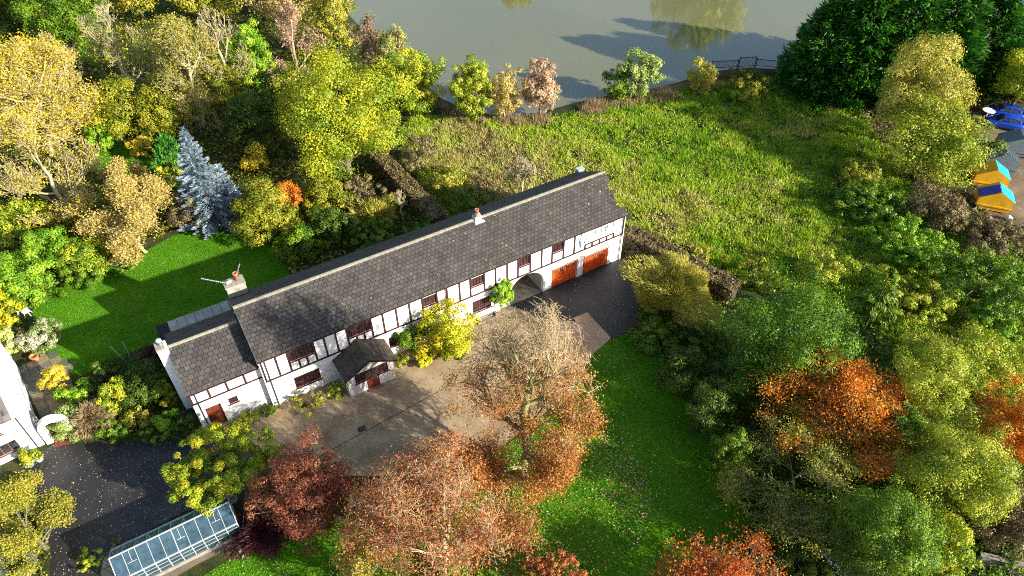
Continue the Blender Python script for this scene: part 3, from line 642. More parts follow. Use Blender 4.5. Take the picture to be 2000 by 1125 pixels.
MB().box(-.1, L_+.1, EV-.09, EV-.02, roof_z(EV)-.13, roof_z(EV)-.05).build('gutter', M_TIMBER, house)
MB().box(-.1, L_+.1, D_+.22, D_+.32, roof_z(EV)-.17, roof_z(EV)-.05).build('gutter', M_PIPE, house)
for ug in (-.14, L_+.12):                             # barge boards
    for s in (-1, 1):
        MB().hexa([(ug,RV+s*.01,RZ-.22),(ug+.02,RV+s*.01,RZ-.22),(ug+.02,RV+s*3.95,RZ-.22-SL*3.95),(ug,RV+s*3.95,RZ-.22-SL*3.95),(ug,RV+s*.01,RZ-.03),(ug+.02,RV+s*.01,RZ-.03),(ug+.02,RV+s*3.95,RZ-.03-SL*3.95),(ug,RV+s*3.95,RZ-.03-SL*3.95)]).build('barge_board', M_METALW if ug < 0 else M_FRAME, house)
for u, m in ((.38, M_PIPE), (15.42, M_TIMBER), (29.0, M_PIPE), (33.75, M_PIPE)): 
    z0 = .05 if u != 29.0 else 3.2
    MB().tube([(u,-.22,WZ-.12),(u,-.18,WZ-.2),(u,-.09,WZ-.35),(u,-.09,z0)], .04, 8).build('drainpipe', m, house, smooth=True)
MB().tube([(L_-.1,-.12,WZ-.1),(L_-.1,-.12,.05)], .05, 8).build('drainpipe', M_PVC, house, smooth=True)
# moss cushions along the right verge and a few on the slope
g = np.random.default_rng(9); k = 900; vv = np.concatenate([g.uniform(EV, RV, 700), g.uniform(EV, RV, 60)]); uu = np.concatenate([L_+.1-np.abs(g.normal(0, .22, 700)), g.uniform(5, L_, 60)])
cl = vnoise(vv*2, uu*0, .8, 5)[:700]; kp = np.concatenate([cl > .42, g.random(60) < .6]); vv, uu = vv[kp], uu[kp]
P = np.stack([uu, vv, RZ-SL*np.abs(vv-RV)+.05], 1); V, F = cards(P, g.normal(0, .4, P.shape)+[0, -.4, .9], .17, .13, g); link('moss', np_mesh('moss', V, F, LEAF['moss'], g.random(len(F))), roof, kind='stuff')
# low wing on the left
WL, WV, WR, WE = -5.25, .48, 6.42, .57
wz = lambda v: WR-WE*abs(v-RV)
wt = wz(WV)-.06
wh = [(-4.58,-3.5,-.05,2.25),(-2.9,-2.22,1.7,2.32)]
wall_grid(WL, -.002, -.05, wt, wh, WV, WV+.28).build('wing_front_wall', M_WHITE, house)
MB().prism([(WV+.282,-.05),(D_-.4,-.05),(D_-.4,wz(D_-.4)-.06),(RV,WR-.06),(WV+.282,wz(WV+.282)-.06)], 'x', WL, WL+.28).build('wing_gable_wall', M_WHITE, house)
MB().box(WL+.285, -.002, D_-.7, D_-.42, -.05, wz(D_-.4)-.1).build('wing_back_wall', M_WHITE, house)
MB().box(-4.56, -3.52, WV+.08, WV+.13, 0, 2.22).build('wing_door', M_DOOR, house)
for x0, x1 in ((-4.6,-4.52),(-3.56,-3.48)): MB().box(x0, x1, WV-.015, WV+.07, 0, 2.26).build('door_frame', M_FRAME, house)
MB().box(-4.5, -3.58, WV-.3, WV-.002, .02, .1).build('door_step', plain('step_stone', (.2,.16,.14), .9), house)
window(-2.9, -2.22, 1.7, 2.32, 1, house, v=WV, rows=2, cols=3)
def wtimber(name, u0, z0, u1, z1, wd=.13): MB().bar((u0, WV-.03, z0), (u1, WV-.03, z1), .06, wd, (0, 0, 1) if abs(u1-u0) > abs(z1-z0) else (1, 0, 0)).build(name, M_TIMBER, house)
wtimber('timber_rail', WL, 3.17, -.01, 3.17); wtimber('timber_rail', WL, wt-.1, -.01, wt-.1)
for u in (WL+.07, -3.89, -2.59, -1.27): wtimber('timber_post', u, 3.24, u, wt-.17)
wroof = deck_prism(WL-.1, -.13, WV-.15, D_+.1, RV, WR, WE, 'wing_roof')
tile_slope(wroof, WL-.13, -.15, WV-.18, RV-.02, wz(WV-.18), wz(RV-.02), 300, .40, .36)
tile_slope(wroof, WL-.13, -.15, D_+.13, RV+.02, wz(D_+.13), wz(RV+.02), 0, .40, .36)
for i in range(11):
    wd = 5.15/11; u = WL-.1+wd*i
    MB().prism([(RV-.16,WR-.06),(RV-.1,WR+.05),(RV,WR+.09),(RV+.1,WR+.05),(RV+.16,WR-.06)], 'x', u+.006, u+wd-.006).build('ridge_tile', bpy.data.materials['ridge_mortar'], wroof)
MB().box(WL-.1, -.16, WV-.25, WV-.17, wz(WV-.15)-.13, wz(WV-.15)-.05).build('gutter', M_TIMBER, house)
MB().tube([(WL+.42,WV-.18,wt-.12),(WL+.42,WV-.08,wt-.35),(WL+.42,WV-.08,.05)], .04, 8).build('drainpipe', M_PIPE, house, smooth=True)
# white chimney breast against the wing's gable
cb = MB().box(-5.98, WL-.003, 3.25, 4.15, -.05, 6.78).build('chimney_breast', M_WHITE, house)
MB().box(-6.02, WL-.16, 3.2, 4.2, 6.783, 6.86).build('cap', M_STONE, cb)
MB().lathe([(.13,0),(.13,.35),(.2,.36),(.2,.52),(.05,.6)], 12, (-5.62,3.75,6.86)).build('cowl', M_METALW, cb, smooth=True)
# flat roofed lean-to behind the wing
MB().box(WL+.1, -.2, D_-.40, 10.2, -.05, 2.86).build('lean_to_wall', M_WHITE, house)
ln = MB().box(WL-.65, -.05, D_-.35, 10.45, 2.87, 2.97).build('lean_to_roof', M_DECK, house)
MS = mottled('weathered_roof_sheet', [(.3, (.30,.27,.22)), (.7, (.46,.43,.37))], 1.5, .8, (14, .3), .2)
for i in range(7):
    u = -4.95+.7*i; MB().hexa([(u,D_+.3,3.02),(u+.67,D_+.3,3.0),(u+.67,10.4,2.99),(u,10.4,3.0),(u,D_+.3,3.07),(u+.67,D_+.3,3.04),(u+.67,10.4,3.03),(u,10.4,3.05)]).build('roof_sheet', MS, ln)
# stone chimney at the back left corner with pot, cowl and aerial
ch = MB().box(.02, 1.5, D_-.55, D_+.45, 4.8, 6.95).build('chimney_stack', M_STONE, house)
MB().box(-.04, 1.56, D_-.6, D_+.5, 6.953, 7.05).build('cap', M_STONE, ch)
MB().lathe([(.19,0),(.15,.5),(.22,.52),(.22,.66),(.13,.67),(.12,.3)], 14, (1.05,D_+.1,7.05)).build('chimney_pot', M_CLAY, ch, smooth=True)
MB().tube([(.18,D_-.1,7.16),(.62,D_-.05,7.24)], .15, 12).build('fallen_pot', plain('pale_pot', (.50,.33,.27), .8), ch, smooth=True)
ae = MB().bar((-1.35,D_+.5,7.95), (.35,D_-.2,7.15), .03)
for i in range(14):
    t = i/13; c = Vector((-1.35,D_+.5,7.95)).lerp(Vector((.2,D_-.14,7.22)), t); ae.bar(c+Vector((.03,.12,0)), c-Vector((.03,.12,0)), .016)
ae.build('aerial', M_METALW, ch)
ae = MB().bar((1.3,D_+.3,7.05), (1.5,D_+.35,8.1), .03)
for i in range(5): ae.box(1.3+.07*i, 1.38+.07*i, D_+.3, D_+.34, 7.6+.13*i, 7.72+.13*i)
ae.build('aerial', M_LEAD, ch)
rc = MB().box(20.35, 20.95, RV-.28, RV+.3, RZ-.3, RZ+.28).build('ridge_chimney', M_WHITE, house)
MB().lathe([(.36,0),(.3,.12),(.2,.3)], 8, (20.65,RV+.02,RZ+.28)).build('flaunching', bpy.data.materials['ridge_mortar'], rc)
MB().lathe([(.15,0),(.14,.3),(.19,.32),(.19,.42),(.11,.42),(.1,.1)], 14, (20.65,RV+.02,RZ+.5)).build('chimney_pot', M_CLAY, rc, smooth=True)
MB().box(20.2, 21.1, RV-.5, RV-.29, RZ-.29, RZ-.1).build('flashing', M_METALW, rc)
vn = MB().box(33.5, 34.1, D_-.75, D_-.35, 5.4, 6.35).build('roof_vent', M_LEAD, house); MB().box(33.42, 34.18, D_-.83, D_-.27, 6.353, 6.45).build('cap', M_METALW, vn)
MB().tube([(28.55,-.02,4.9),(28.9,-.4,4.75),(29.15,-.42,4.5)], .02, 6).lathe([(.07,0),(.02,.16)], 8, (29.15,-.42,4.4)).build('wall_lamp', M_BLACK, house)
# porch
PU0, PU1, PV, PE, PA = 5.45, 9.35, -2.31, 2.36, 3.62; PM = (PU0+PU1)/2
pz = lambda u: PA-(PA-PE)*abs(u-PM)/(PM-PU0+.28)
px_w = wall_grid(PU0, PU1, -.05, PE, [(6.95,8.0,-.05,2.3),(6.08,6.948,1.28,2.3),(8.002,8.85,1.3,2.3)], PV, PV+.16)
px_w.prism([(PU0,PE+.002),(PU1,PE+.002),(PU1,pz(PU1)-.05),(PM,PA-.08),(PU0,pz(PU0)-.05)], 'y', PV, PV+.16); px_w.box(PU0, PU0+.16, PV+.162, -.002, -.05, PE).box(PU1-.16, PU1, PV+.162, -.002, -.05, PE)
px_w.build('porch_wall', mottled('porch_render', [(.3, (.44,.43,.42)), (.7, (.60,.59,.57))], 1.2, .8, (20, .2), .1), house)
pd = MB().box(6.96, 7.99, PV+.06, PV+.11, 0, 2.28).build('porch_door', M_DOOR, house)
for r in range(3):
    for c in range(2):
        x, z = 7.03+.46*c, .12+.42*r
        if r < 2: MB().box(x, x+.42, PV+.035, PV+.058, z, z+.36).build('panel', M_FRAME, pd)
for r in range(3):
    for c in range(3): x, z = 7.03+.31*c, 1.12+.37*r; MB().box(x, x+.27, PV+.045, PV+.057, z, z+.32).build('pane', M_GLASS, pd)
MB().box(7.82, 7.88, PV+.01, PV+.06, 1.0, 1.12).build('handle', M_METALW, pd)
window(6.08, 6.94, 1.28, 2.3, 1, house, v=PV, rows=4, cols=3, name='porch_window'); window(8.01, 8.85, 1.3, 2.3, 1, house, v=PV, rows=4, cols=3, name='porch_window')
MB().box(6.9, 8.1, PV-.3, PV-.003, .021, .12).build('porch_step', plain('red_step', (.20,.09,.06), .8), house)
for s in (-1, 1):
    e = PM+s*(PM-PU0+.26); pr_ = MB().hexa([(PM,PV-.28,PA-.1),(e,PV-.28,pz(e)-.1),(e,-.01,pz(e)-.1),(PM,-.01,PA-.1),(PM,PV-.28,PA-.03),(e,PV-.28,pz(e)-.03),(e,-.01,pz(e)-.03),(PM,-.01,PA-.03)]).build('porch_roof', M_DECK, house)
    for i in range(5):                                # felt strips laid from ridge to eave
        a0, a1 = i/5, (i+1)/5; 
        for_u = [PM+(e-PM)*t for t in (a0, a1)]
        MB().hexa([(for_u[0],PV-.31,pz(for_u[0])-.025),(for_u[1]+s*.02,PV-.31,pz(for_u[1])-.02),(for_u[1]+s*.02,-.012,pz(for_u[1])-.02),(for_u[0],-.012,pz(for_u[0])-.025),
                   (for_u[0],PV-.31,pz(for_u[0])),(for_u[1]+s*.02,PV-.31,pz(for_u[1])+.018),(for_u[1]+s*.02,-.012,pz(for_u[1])+.018),(for_u[0],-.012,pz(for_u[0]))]).build('roof_sheet', M_FELT, pr_)
    MB().bar((PM+s*.01,PV-.34,PA-.1), (e,PV-.34,pz(e)-.1), .04, .15).build('barge_board', M_TIMBER, house)
MB().box(PM-.12, PM+.12, PV-.3, -.012, PA-.02, PA+.05).build('porch_ridge', M_FELT, house)

# ------------------------------------------------------------------ neighbour's white house at the left edge
NA = np.array([-34.95, 30.95]); NYAW = math.atan2(.61, .79)
nh = thing('neighbour_house', 'white rendered neighbouring house cut off by the left edge of the photo', 'house', (NA[0], NA[1], 0), NYAW)
NL, ND, NE, NR = 14., 9.5, 4.05, 6.6
wall_grid(-NL, 0, -.05, NE, [(-2.9,-1.3,.75,1.75),(-4.6,-3.4,.75,1.75),(-2.6,-1.7,2.75,3.6)], 0, .3).build('front_wall', M_WHITE, nh)
MB().prism([(.302,-.05),(ND,-.05),(ND,NE),(ND/2,NR-.1),(.302,NE+.02)], 'x', -.3, 0).build('gable_wall', M_WHITE, nh)
window(-2.9, -1.3, .75, 1.75, 3, nh, rows=1, cols=1, frame=plain('brown_frame', (.16,.07,.04), .5)); window(-4.6, -3.4, .75, 1.75, 2, nh, rows=1, cols=1, frame=bpy.data.materials['brown_frame'])
window(-2.6, -1.7, 2.75, 3.6, 2, nh, rows=1, cols=1, frame=bpy.data.materials['brown_frame'])
sl = (NR-NE)/(ND/2)
nr = MB().prism([(-.3,NE-.05),(ND/2,NR+.08),(ND+.3,NE-.05),(ND+.3,NE-.17),(ND/2,NR-.05),(-.3,NE-.17)], 'x', -NL, -.62).build('roof', M_DECK, nh)
MT2 = tile_mat('slate_purple', (.10,.085,.085), (.19,.16,.16), .3)
for j in range(14):
    for i in range(12):
        u1_ = -.6-.5*i+(.25 if j % 2 else 0); v0_ = -.34+.37*j
        if u1_ > -.58: u1_ = -.6
        z0_ = NE-.03+sl*(v0_+.3)
        MB().hexa([(u1_-.48,v0_,z0_),(u1_,v0_,z0_),(u1_,v0_+.42,z0_+sl*.42-.02),(u1_-.48,v0_+.42,z0_+sl*.42-.02),(u1_-.48,v0_,z0_+.02),(u1_,v0_,z0_+.02),(u1_,v0_+.42,z0_+sl*.42),(u1_-.48,v0_+.42,z0_+sl*.42)]).build('roof_tile', MT2, nr)
MB().hexa([(-.6,-.3,NE-.1),(.12,-.3,NE-.1),(.12,ND/2,NR),(-.6,ND/2,NR),(-.6,-.3,NE+.02),(.12,-.3,NE+.02),(.12,ND/2,NR+.14),(-.6,ND/2,NR+.14)]).build('gable_coping', M_WHITE, nh)
MB().tube([(-.45,-.1,NE-.1),(-.45,-.1,.05)], .04, 8).build('drainpipe', M_PIPE, nh, smooth=True)
MB().tube([(.1,2.6,3.4),(.1,2.6,.05)], .045, 8).build('drainpipe', M_PVC, nh, smooth=True)
MB().box(.005, .16, 3.2, 5.8, 2.0, 2.2).build('shadow_strip', M_METALW, nh)  # strip added in place of a bluish shadow on the gable
# arched gateway wall
ga = thing('arched_gateway', 'white rendered arched gateway joined to the corner of the neighbouring house', 'gateway', (NA[0]+.12, NA[1]+.15, 0), math.atan2(.41, .97))
aw = MB(); 
for k in range(16):
    t0, t1 = math.pi*k/16, math.pi*(k+1)/16
    q = [(1.05+ri*math.cos(t), 1.5+ri*math.sin(t)) for t, ri in ((t0,.62),(t1,.62),(t1,1.05),(t0,1.05))]; aw.prism(q, 'y', -.22, .22)
aw.build('arch', M_WHITE, ga); MB().box(0., .43, -.22, .22, -.05, 1.498).build('pillar', M_WHITE, ga); MB().box(1.67, 2.1, -.22, .22, -.05, 1.498).build('pillar', M_WHITE, ga)
# red tiled path through the gateway and stone patio behind
pat = link('patio', None, kind='structure'); g = np.random.default_rng(4)
MSL = [mottled('paving_%d' % i, [(.3, tuple(x*.65 for x in c)), (.7, c)], 2, .9, (10, .4), .2) for i, c in enumerate([(.24,.19,.12),(.15,.14,.12),(.27,.21,.12),(.12,.12,.11)])]
c0 = gnd(55, 708)[:2]; ax = unit(gnd(108, 812)[:2]-c0); ay = np.array([-ax[1], ax[0]]); Lp = np.linalg.norm(gnd(108, 812)[:2]-c0)
x = 0.
while x < Lp:
    wx = g.uniform(.55, .95); y = -.9
    while y < 2.0:
        wy = g.uniform(.5, .95); q = [c0+ax*xx+ay*yy for xx, yy in ((x+.02,y+.02),(x+wx-.02,y+.02),(x+wx-.02,y+wy-.02),(x+.02,y+wy-.02))]; zt = .03+g.uniform(0, .012)
        MB().hexa([(p[0], p[1], -.01) for p in q]+[(p[0], p[1], zt) for p in q]).build('paving_slab', MSL[g.integers(0, 4)], pat); y += wy
    x += wx
MRT = mottled('red_quarry_tile', [(.3, (.14,.03,.022)), (.7, (.24,.06,.045))], 3, .6)
pth = link('tiled_path', None, None, (NA[0]+.12, NA[1]+.15, 0), math.atan2(.41, .97), 'structure')
for i in range(4):
    for j in range(9): MB().box(.5+.29*i, .77+.29*i, -.75+.29*j, -.48+.29*j, -.01, .04).build('paving_tile', MRT, pth)

# ------------------------------------------------------------------ greenhouse
GA0, GA1 = gnd(212.7, 1092, 2.4), gnd(446, 981, 2.4); gyaw = math.atan2(GA1[1]-GA0[1], GA1[0]-GA0[0]); GLn = np.linalg.norm((GA1-GA0)[:2])
gh = thing('greenhouse', 'long white framed glass greenhouse with blue shaded panes beside the drive', 'greenhouse', (GA0[0], GA0[1], 0), gyaw)
NB = 10; HW, GE, GR_, GS = 1.2, 1.5, 2.4, .35; bwid = GLn/NB
MB().box(-.02, GLn+.02, -HW-.06, -HW+.05, -.05, GS).box(-.02, GLn+.02, HW-.05, HW+.06, -.05, GS).box(-.04, .05, -HW+.052, HW-.052, -.05, GS).box(GLn-.05, GLn+.04, -HW+.052, HW-.052, -.05, GS).build('plinth', plain('grey_plinth', (.20,.19,.17), .9), gh)
for i in range(NB+1):
    x = bwid*i; wd = .05 if i in (0, 5, NB) else .028
    for s in (-1, 1):
        MB().bar((x,s*HW,GS), (x,s*HW,GE), wd, .05, (1, 0, 0)).build('upright', M_METALW, gh); MB().bar((x,s*HW,GE+.012), (x,0,GR_+.012), wd, .045).build('rafter', M_METALW, gh)
MB().box(0, GLn, -.04, .04, GR_, GR_+.06).build('ridge_bar', M_METALW, gh)
for s in (-1, 1): MB().box(0, GLn, s*HW-.04, s*HW+.04, GE-.03, GE+.04).build('eave_bar', M_METALW, gh)
for k in (1, 2): MB().box(0, GLn, -HW-.02, -HW+.02, GS+(GE-GS)*k/3-.012, GS+(GE-GS)*k/3+.012).build('glazing_bar', M_METALW, gh)
for s in (-1, 1):
    for i in range(NB):
        a, b = bwid*i+.02, bwid*(i+1)-.02
        for (t0, t1) in ((.02,.5),(.51,.98)):
            P0, P1 = Vector((0,s*HW*t1,GE+(GR_-GE)*(1-t1))), Vector((0,s*HW*t0,GE+(GR_-GE)*(1-t0)))
            MB().hexa([(a,P0.y,P0.z),(b,P0.y,P0.z),(b,P1.y,P1.z),(a,P1.y,P1.z),(a,P0.y,P0.z+.006),(b,P0.y,P0.z+.006),(b,P1.y,P1.z+.006),(a,P1.y,P1.z+.006)]).build('roof_pane', M_GHROOF if s < 0 else M_GHBACK, gh)
        for k in range(3):
            z0, z1 = GS+(GE-GS)*k/3+.014, GS+(GE-GS)*(k+1)/3-.014
            MB().box(a, b, s*HW-.004, s*HW+.004, z0, z1).build('side_pane', M_GHSIDE, gh)
for i in (1, 5, 8):                                   # opening vents near the ridge
    a, b = bwid*i+.1, bwid*(i+1)-.1; f = MB()
    f.bar((a,-.62,1.97), (b,-.62,1.97), .03).bar(((a+b)/2,-.62,1.975), ((a+b)/2,-.06,2.40), .025).build('vent_bar', M_METALW, gh)
for x0 in (0., GLn):
    e = MB().bar((x0,-HW,GS),(x0,HW,GS),.04)
    for yy in (-.4, .4): e.bar((x0,yy,GS),(x0,yy,GR_-.32),.04)
    e.build('end_frame', M_METALW, gh); MB().poly([(x0,-HW,GS),(x0,HW,GS),(x0,HW,GE),(x0,0,GR_),(x0,-HW,GE)]).build('end_pane', M_GHSIDE, gh)
def in_gh(x, y, z=0): c, s = math.cos(gyaw), math.sin(gyaw); return (GA0[0]+x*c-y*s, GA0[1]+x*s+y*c, z)
bn = thing('potting_bench', 'slatted bench running along inside the glass greenhouse', 'bench', in_gh(0,.7), gyaw)
for i in range(4): MB().box(.3, GLn-.3, -.3+.16*i, -.18+.16*i, .7, .74).build('slat', M_STONE, bn)
for x in (.4, GLn/2, GLn-.4): MB().box(x-.04, x+.04, -.25, .25, -.02, .698).build('leg', M_STONE, bn)
for i, (x, lab) in enumerate([(1.2,'clay pot with a seedling on the greenhouse bench nearest the left end'),(3.6,'clay pot with a seedling in the middle of the greenhouse bench'),(6.4,'clay pot with a seedling on the greenhouse bench nearest the right end')]):
    p = thing('plant_pot', lab, 'pot', in_gh(x,.75,.74), 0, 'pots inside the greenhouse'); MB().lathe([(.1,0),(.15,.26),(.17,.26),(.17,.3),(.13,.3),(.12,.2)], 12).build('pot', M_CLAY, p)
    g = np.random.default_rng(i); V, F = cards(g.normal(0, .12, (60, 3))+[0, 0, .42], g.normal(size=(60, 3)), .14, .07, g); link('foliage', np_mesh('foliage', V, F, LEAF['mid'], g.random(60)), p)
def pot(name, px, lab, mat, pal, r=.3, h=.45, cat='pot', n=120, fs=.2, tip=0.):
    c = gnd(*px); p = thing(name, lab, cat, (c[0], c[1], .03)); o = MB().lathe([(r*.7,0),(r,h*.9),(r*1.12,h*.9),(r*1.12,h),(r*.9,h),(r*.85,h*.6)], 14).build('pot', mat, p, smooth=False)
    if pal: g = np.random.default_rng(int(px[0])); V, F = cards(g.normal(0, r*.6, (n, 3))*[1, 1, .6]+[0, 0, h+r*.5], g.normal(size=(n, 3))+[0, 0, .6], fs, fs*.6, g); link('foliage', np_mesh('foliage', V, F, LEAF[pal], g.random(n)), p)
    return p
pot('terracotta_pot', (71,703), 'orange terracotta pot at the end of the stone patio', M_CLAY, None, .33, .5)
pot('glazed_planter', (79,899), 'pale blue glazed planter of yellow green leaves by the neighbouring house', plain('pale_blue_glaze', (.35,.47,.48), .3), 'yellowgreen', .3, .42)
pot('flower_pot', (62,909), 'pot overflowing with white flowers beside the neighbouring drive', M_LEAD, 'white_green', .28, .3, n=170)
pot('empty_planter', (456,980), 'round empty planter ring at the right end of the greenhouse', M_STONE, None, .32, .3)

# ------------------------------------------------------------------ garden furniture, drain covers, hose, poles
t0 = gnd(47, 606); tb = thing('garden_table', 'white garden table under a bulging white cover on the lawn edge', 'table', t0, .5)
g = np.random.default_rng(2); mb = MB(); mb.lathe([(.82,.5),(.86,.72),(.8,.8),(.5,.86),(.05,.88)], 20); mb.v = [(x*1.1, y*.85, z+.03*math.sin(x*9)*math.cos(y*8)) for x, y, z in mb.v]; mb.build('cover', M_PVC, tb, smooth=True)
for a in range(4): MB().tube([(.5*math.cos(a*1.57+.6),.4*math.sin(a*1.57+.6),0),(.4*math.cos(a*1.57+.6),.3*math.sin(a*1.57+.6),.6)], .035, 6).build('leg', M_PVC, tb)
def patio_chair(loc, rz, lab):
    c = thing('garden_chair', lab, 'chair', loc, rz, 'white garden chairs at the covered table'); MB().lathe([(.05,.42),(.26,.42),(.27,.44),(.26,.46),(.05,.46)], 14).build('seat', M_PVC, c)
    k = MB()
    for i in range(9): t0_, t1_ = math.pi*i/9, math.pi*(i+1)/9; k.bar((.26*math.cos(t0_),.2,.5+.42*math.sin(t0_)), (.26*math.cos(t1_),.2,.5+.42*math.sin(t1_)), .04)
    for xx in (-.09, .09): k.bar((xx,.2,.46),(xx,.2,.86),.03)
    k.build('backrest', M_PVC, c)
    for sx in (-1, 1):
        for sy in (-1, 1): MB().tube([(sx*.27,sy*.25,0),(sx*.16,sy*.15,.42)], .028, 6).build('leg', M_PVC, c)
q = gnd(43, 612); patio_chair(q, .3, 'white garden chair with round back tucked at the table'); q = gnd(56, 615); patio_chair(q, 1.9, 'white garden chair with splayed legs nearest the lawn')
q = gnd(707, 838); dg = thing('drain_grate', 'black slotted drain grate in the concrete drive', 'grate', (q[0], q[1], .021), YAW)
MB().box(-.3, .3, -.22, -.18, 0, .02).box(-.3, .3, .18, .22, 0, .02).box(-.3, -.26, -.178, .178, 0, .02).box(.26, .3, -.178, .178, 0, .02).build('frame', M_BLACK, dg)
for i in range(6): MB().box(-.25+.085*i, -.2+.085*i, -.178, .178, 0, .016).build('bar', M_BLACK, dg)
q = gnd(1118, 627); mh = MB().lathe([(.26,0),(.26,.012),(.22,.016)], 16).build('manhole_cover', M_BLACK, None, (q[0], q[1], .021)); tag(mh, 'round dark manhole cover at the top corner of the concrete drive', 'manhole cover')
hs = MB(); hp = []
q = gnd(352, 800)
for i in range(60): t = i*.42; rr = .5+.14*math.sin(i*.37); hp.append((rr*math.cos(t)+.25*math.sin(i*.11), rr*math.sin(t)*1.2, .05+.004*i))
hs.tube(hp, .025, 6); tag(hs.build('garden_hose', plain('brown_hose', (.17,.13,.08), .5), None, (q[0], q[1], 0), smooth=True), 'coiled brown garden hose lying by the end wall of the low wing', 'hose')
for i, (px, py, lx, lab) in enumerate([(246,706,-.9,'thin grey clothes prop leaning at the edge of the back lawn'),(254,696,-.25,'shorter grey clothes prop standing by the shrubs on the back lawn')]):
    q = gnd(px, py); tag(MB().tube([(0,0,0),(lx,.35,1.5)], .022, 6).build('clothes_prop', M_METALW, None, q), lab, 'pole', 'props on the back lawn')
# overhead cable from the wing down to a stake on the front lawn
q = gnd(476, 1089); e = huv(-.6, WV-.1, 4.2); pts = []
for i in range(17): t = i/16; pts.append((q[0]+(e[0]-q[0])*t, q[1]+(e[1]-q[1])*t, .9+(e[2]-.9)*t-.5*math.sin(math.pi*t)))
cbl = thing('overhead_cable', 'thin grey cable running from the low wing to a post on the front lawn', 'cable', (0, 0, 0)); MB().tube(pts, .014, 5).build('wire', M_LEAD, cbl); MB().box(q[0]-.05, q[0]+.05, q[1]-.05, q[1]+.05, -.02, 1.0).build('post', M_STONE, cbl)
# wooden edge of a shed roof, bottom right corner
q = gnd(1900, 1100); q2 = gnd(2015, 1128); sh = thing('timber_retaining_wall', 'weathered grey timber wall in the bottom right corner among the shrubs', 'wall', (q[0], q[1], 0), math.atan2(q2[1]-q[1], q2[0]-q[0]))
MWD = mottled('weathered_wood', [(.3, (.16,.14,.11)), (.7, (.32,.29,.24))], 2, .9, (20, .5), .3)
for j in range(4): MB().box(0, 4.2, -.06+.01*j, .08, .02+.3*j, .30+.3*j).build('plank', MWD, sh)
for i in range(3): MB().box(.1+1.9*i, .24+1.9*i, -.16, -.065, -.05, 1.2).build('post', MWD, sh)
MB().box(-.05, 4.25, -.18, .16, 1.235, 1.29).build('coping', MWD, sh)
# lakeside railing
for (pa, pb, lab, nseg) in [((1388,136),(1440,133),'dark metal railing panel at the lake edge nearest the golden bush',1),((1441,133),(1474,131),'tall dark metal railing panel in the middle of the lakeside fence',1),((1475,131),(1524,135),'dark metal railing running into the conifers by the lake',1)]:
    A, B = gnd(*pa), gnd(*pb); ln_ = np.linalg.norm(B-A); fc = thing('lake_railing', lab, 'fence', (A[0], A[1], 0), math.atan2(B[1]-A[1], B[0]-A[0]), 'railings beside the lake'); hh = 1.55 if 'tall' in lab else 1.2
    for z in (.2, hh-.1): MB().box(0, ln_, -.025, .025, z, z+.06).build('rail', M_BLACK, fc)
    for x in (0, ln_-.09): MB().box(x, x+.09, -.045, .045, -.1, hh+.08).build('post', M_BLACK, fc)
    k = int(ln_/.22)
    for i in range(1, k): MB().box(ln_*i/k-.02, ln_*i/k+.02, -.018, .018, .262, hh+.02).build('picket', M_BLACK, fc)

# ------------------------------------------------------------------ skips and cars in the yard on the right
M_YEL = plain('yellow_paint', (.68,.36,.012), .45, .5, 0, .18, 1.5); M_CYAN = plain('cyan_lid', (.015,.50,.66), .4, .5, 0, .1); M_BLU = plain('deep_blue_lid', (.015,.03,.42), .4, .5, 0, .15)
M_GRY = plain('blue_grey_steel', (.15,.19,.22), .45, .5, .2, .2); M_DGR = plain('dark_lid', (.05,.065,.08), .4)
def skip(px, rz, body, lid, lab, blue=False, opened=False, lx=3.3, ly=2.1):
    c = gnd(*px); s = thing('lidded_skip', lab, 'skip', (c[0], c[1], .012), rz, 'lidded skips in the yard'); h0, h1 = 1.4, 2.35; hw = lx/2
    MB().prism([(-hw*.86,.12),(hw*.86,.12),(hw,.5),(hw,h0),(.05,h1),(-hw,h0),(-hw,.5)], 'y', -ly/2, ly/2).build('body', body, s)
    MB().box(-hw-.06, hw+.06, -ly/2-.07, -ly/2-.003, .55, .68).build('rim', body, s)
    for x in (-hw*.6, hw*.6): MB().box(x-.1, x+.1, -ly/2-.05, ly/2+.05, 0, .118).build('skid', M_DGR, s)
    for k in range(2):
        y0, y1 = -ly/2+ly/2*k+.02, -ly/2+ly/2*(k+1)-.02
        MB().hexa([(.12,y0,h1-.045),(hw+.05,y0,h0-.03),(hw+.05,y1,h0-.03),(.12,y1,h1-.045),(.12,y0,h1+.02),(hw+.05,y0,h0+.035),(hw+.05,y1,h0+.035),(.12,y1,h1+.02)]).build('lid', lid, s)
        for j in range(4):
            t = .15+.22*j; x = .12+(hw-.1)*t; z = h1+.02-(h1-h0)*t; MB().box(x, x+.05, y0+.05, y1-.05, z-.02, z+.03).build('lid_rib', lid, s)
    if blue: MB().hexa([(-hw-.1,-ly/2+.05,h0+.1),(-.06,-ly/2+.05,h1+.06),(-.06,ly/2-.7,h1+.06),(-hw-.1,ly/2-.7,h0+.1),(-hw-.1,-ly/2+.05,h0+.17),(-.06,-ly/2+.05,h1+.13),(-.06,ly/2-.7,h1+.13),(-hw-.1,ly/2-.7,h0+.17)]).build('lid', M_BLU, s)
    if opened: MB().hexa([(hw-.25,-ly/2,1.0),(hw+.1,-ly/2,.15),(hw+.1,ly/2,.15),(hw-.25,ly/2,1.0),(hw-.12,-ly/2,1.05),(hw+.2,-ly/2,.2),(hw+.2,ly/2,.2),(hw-.12,ly/2,1.05)]).build('white_panel', M_PVC, s)
    return s
skip((1933,402), -.35, M_YEL, M_CYAN, 'nearest yellow skip with cyan lid and a deep blue lid flipped over', True)
skip((1926,358), -.33, M_YEL, M_CYAN, 'yellow skip with cyan lid standing behind the nearest yellow skip')
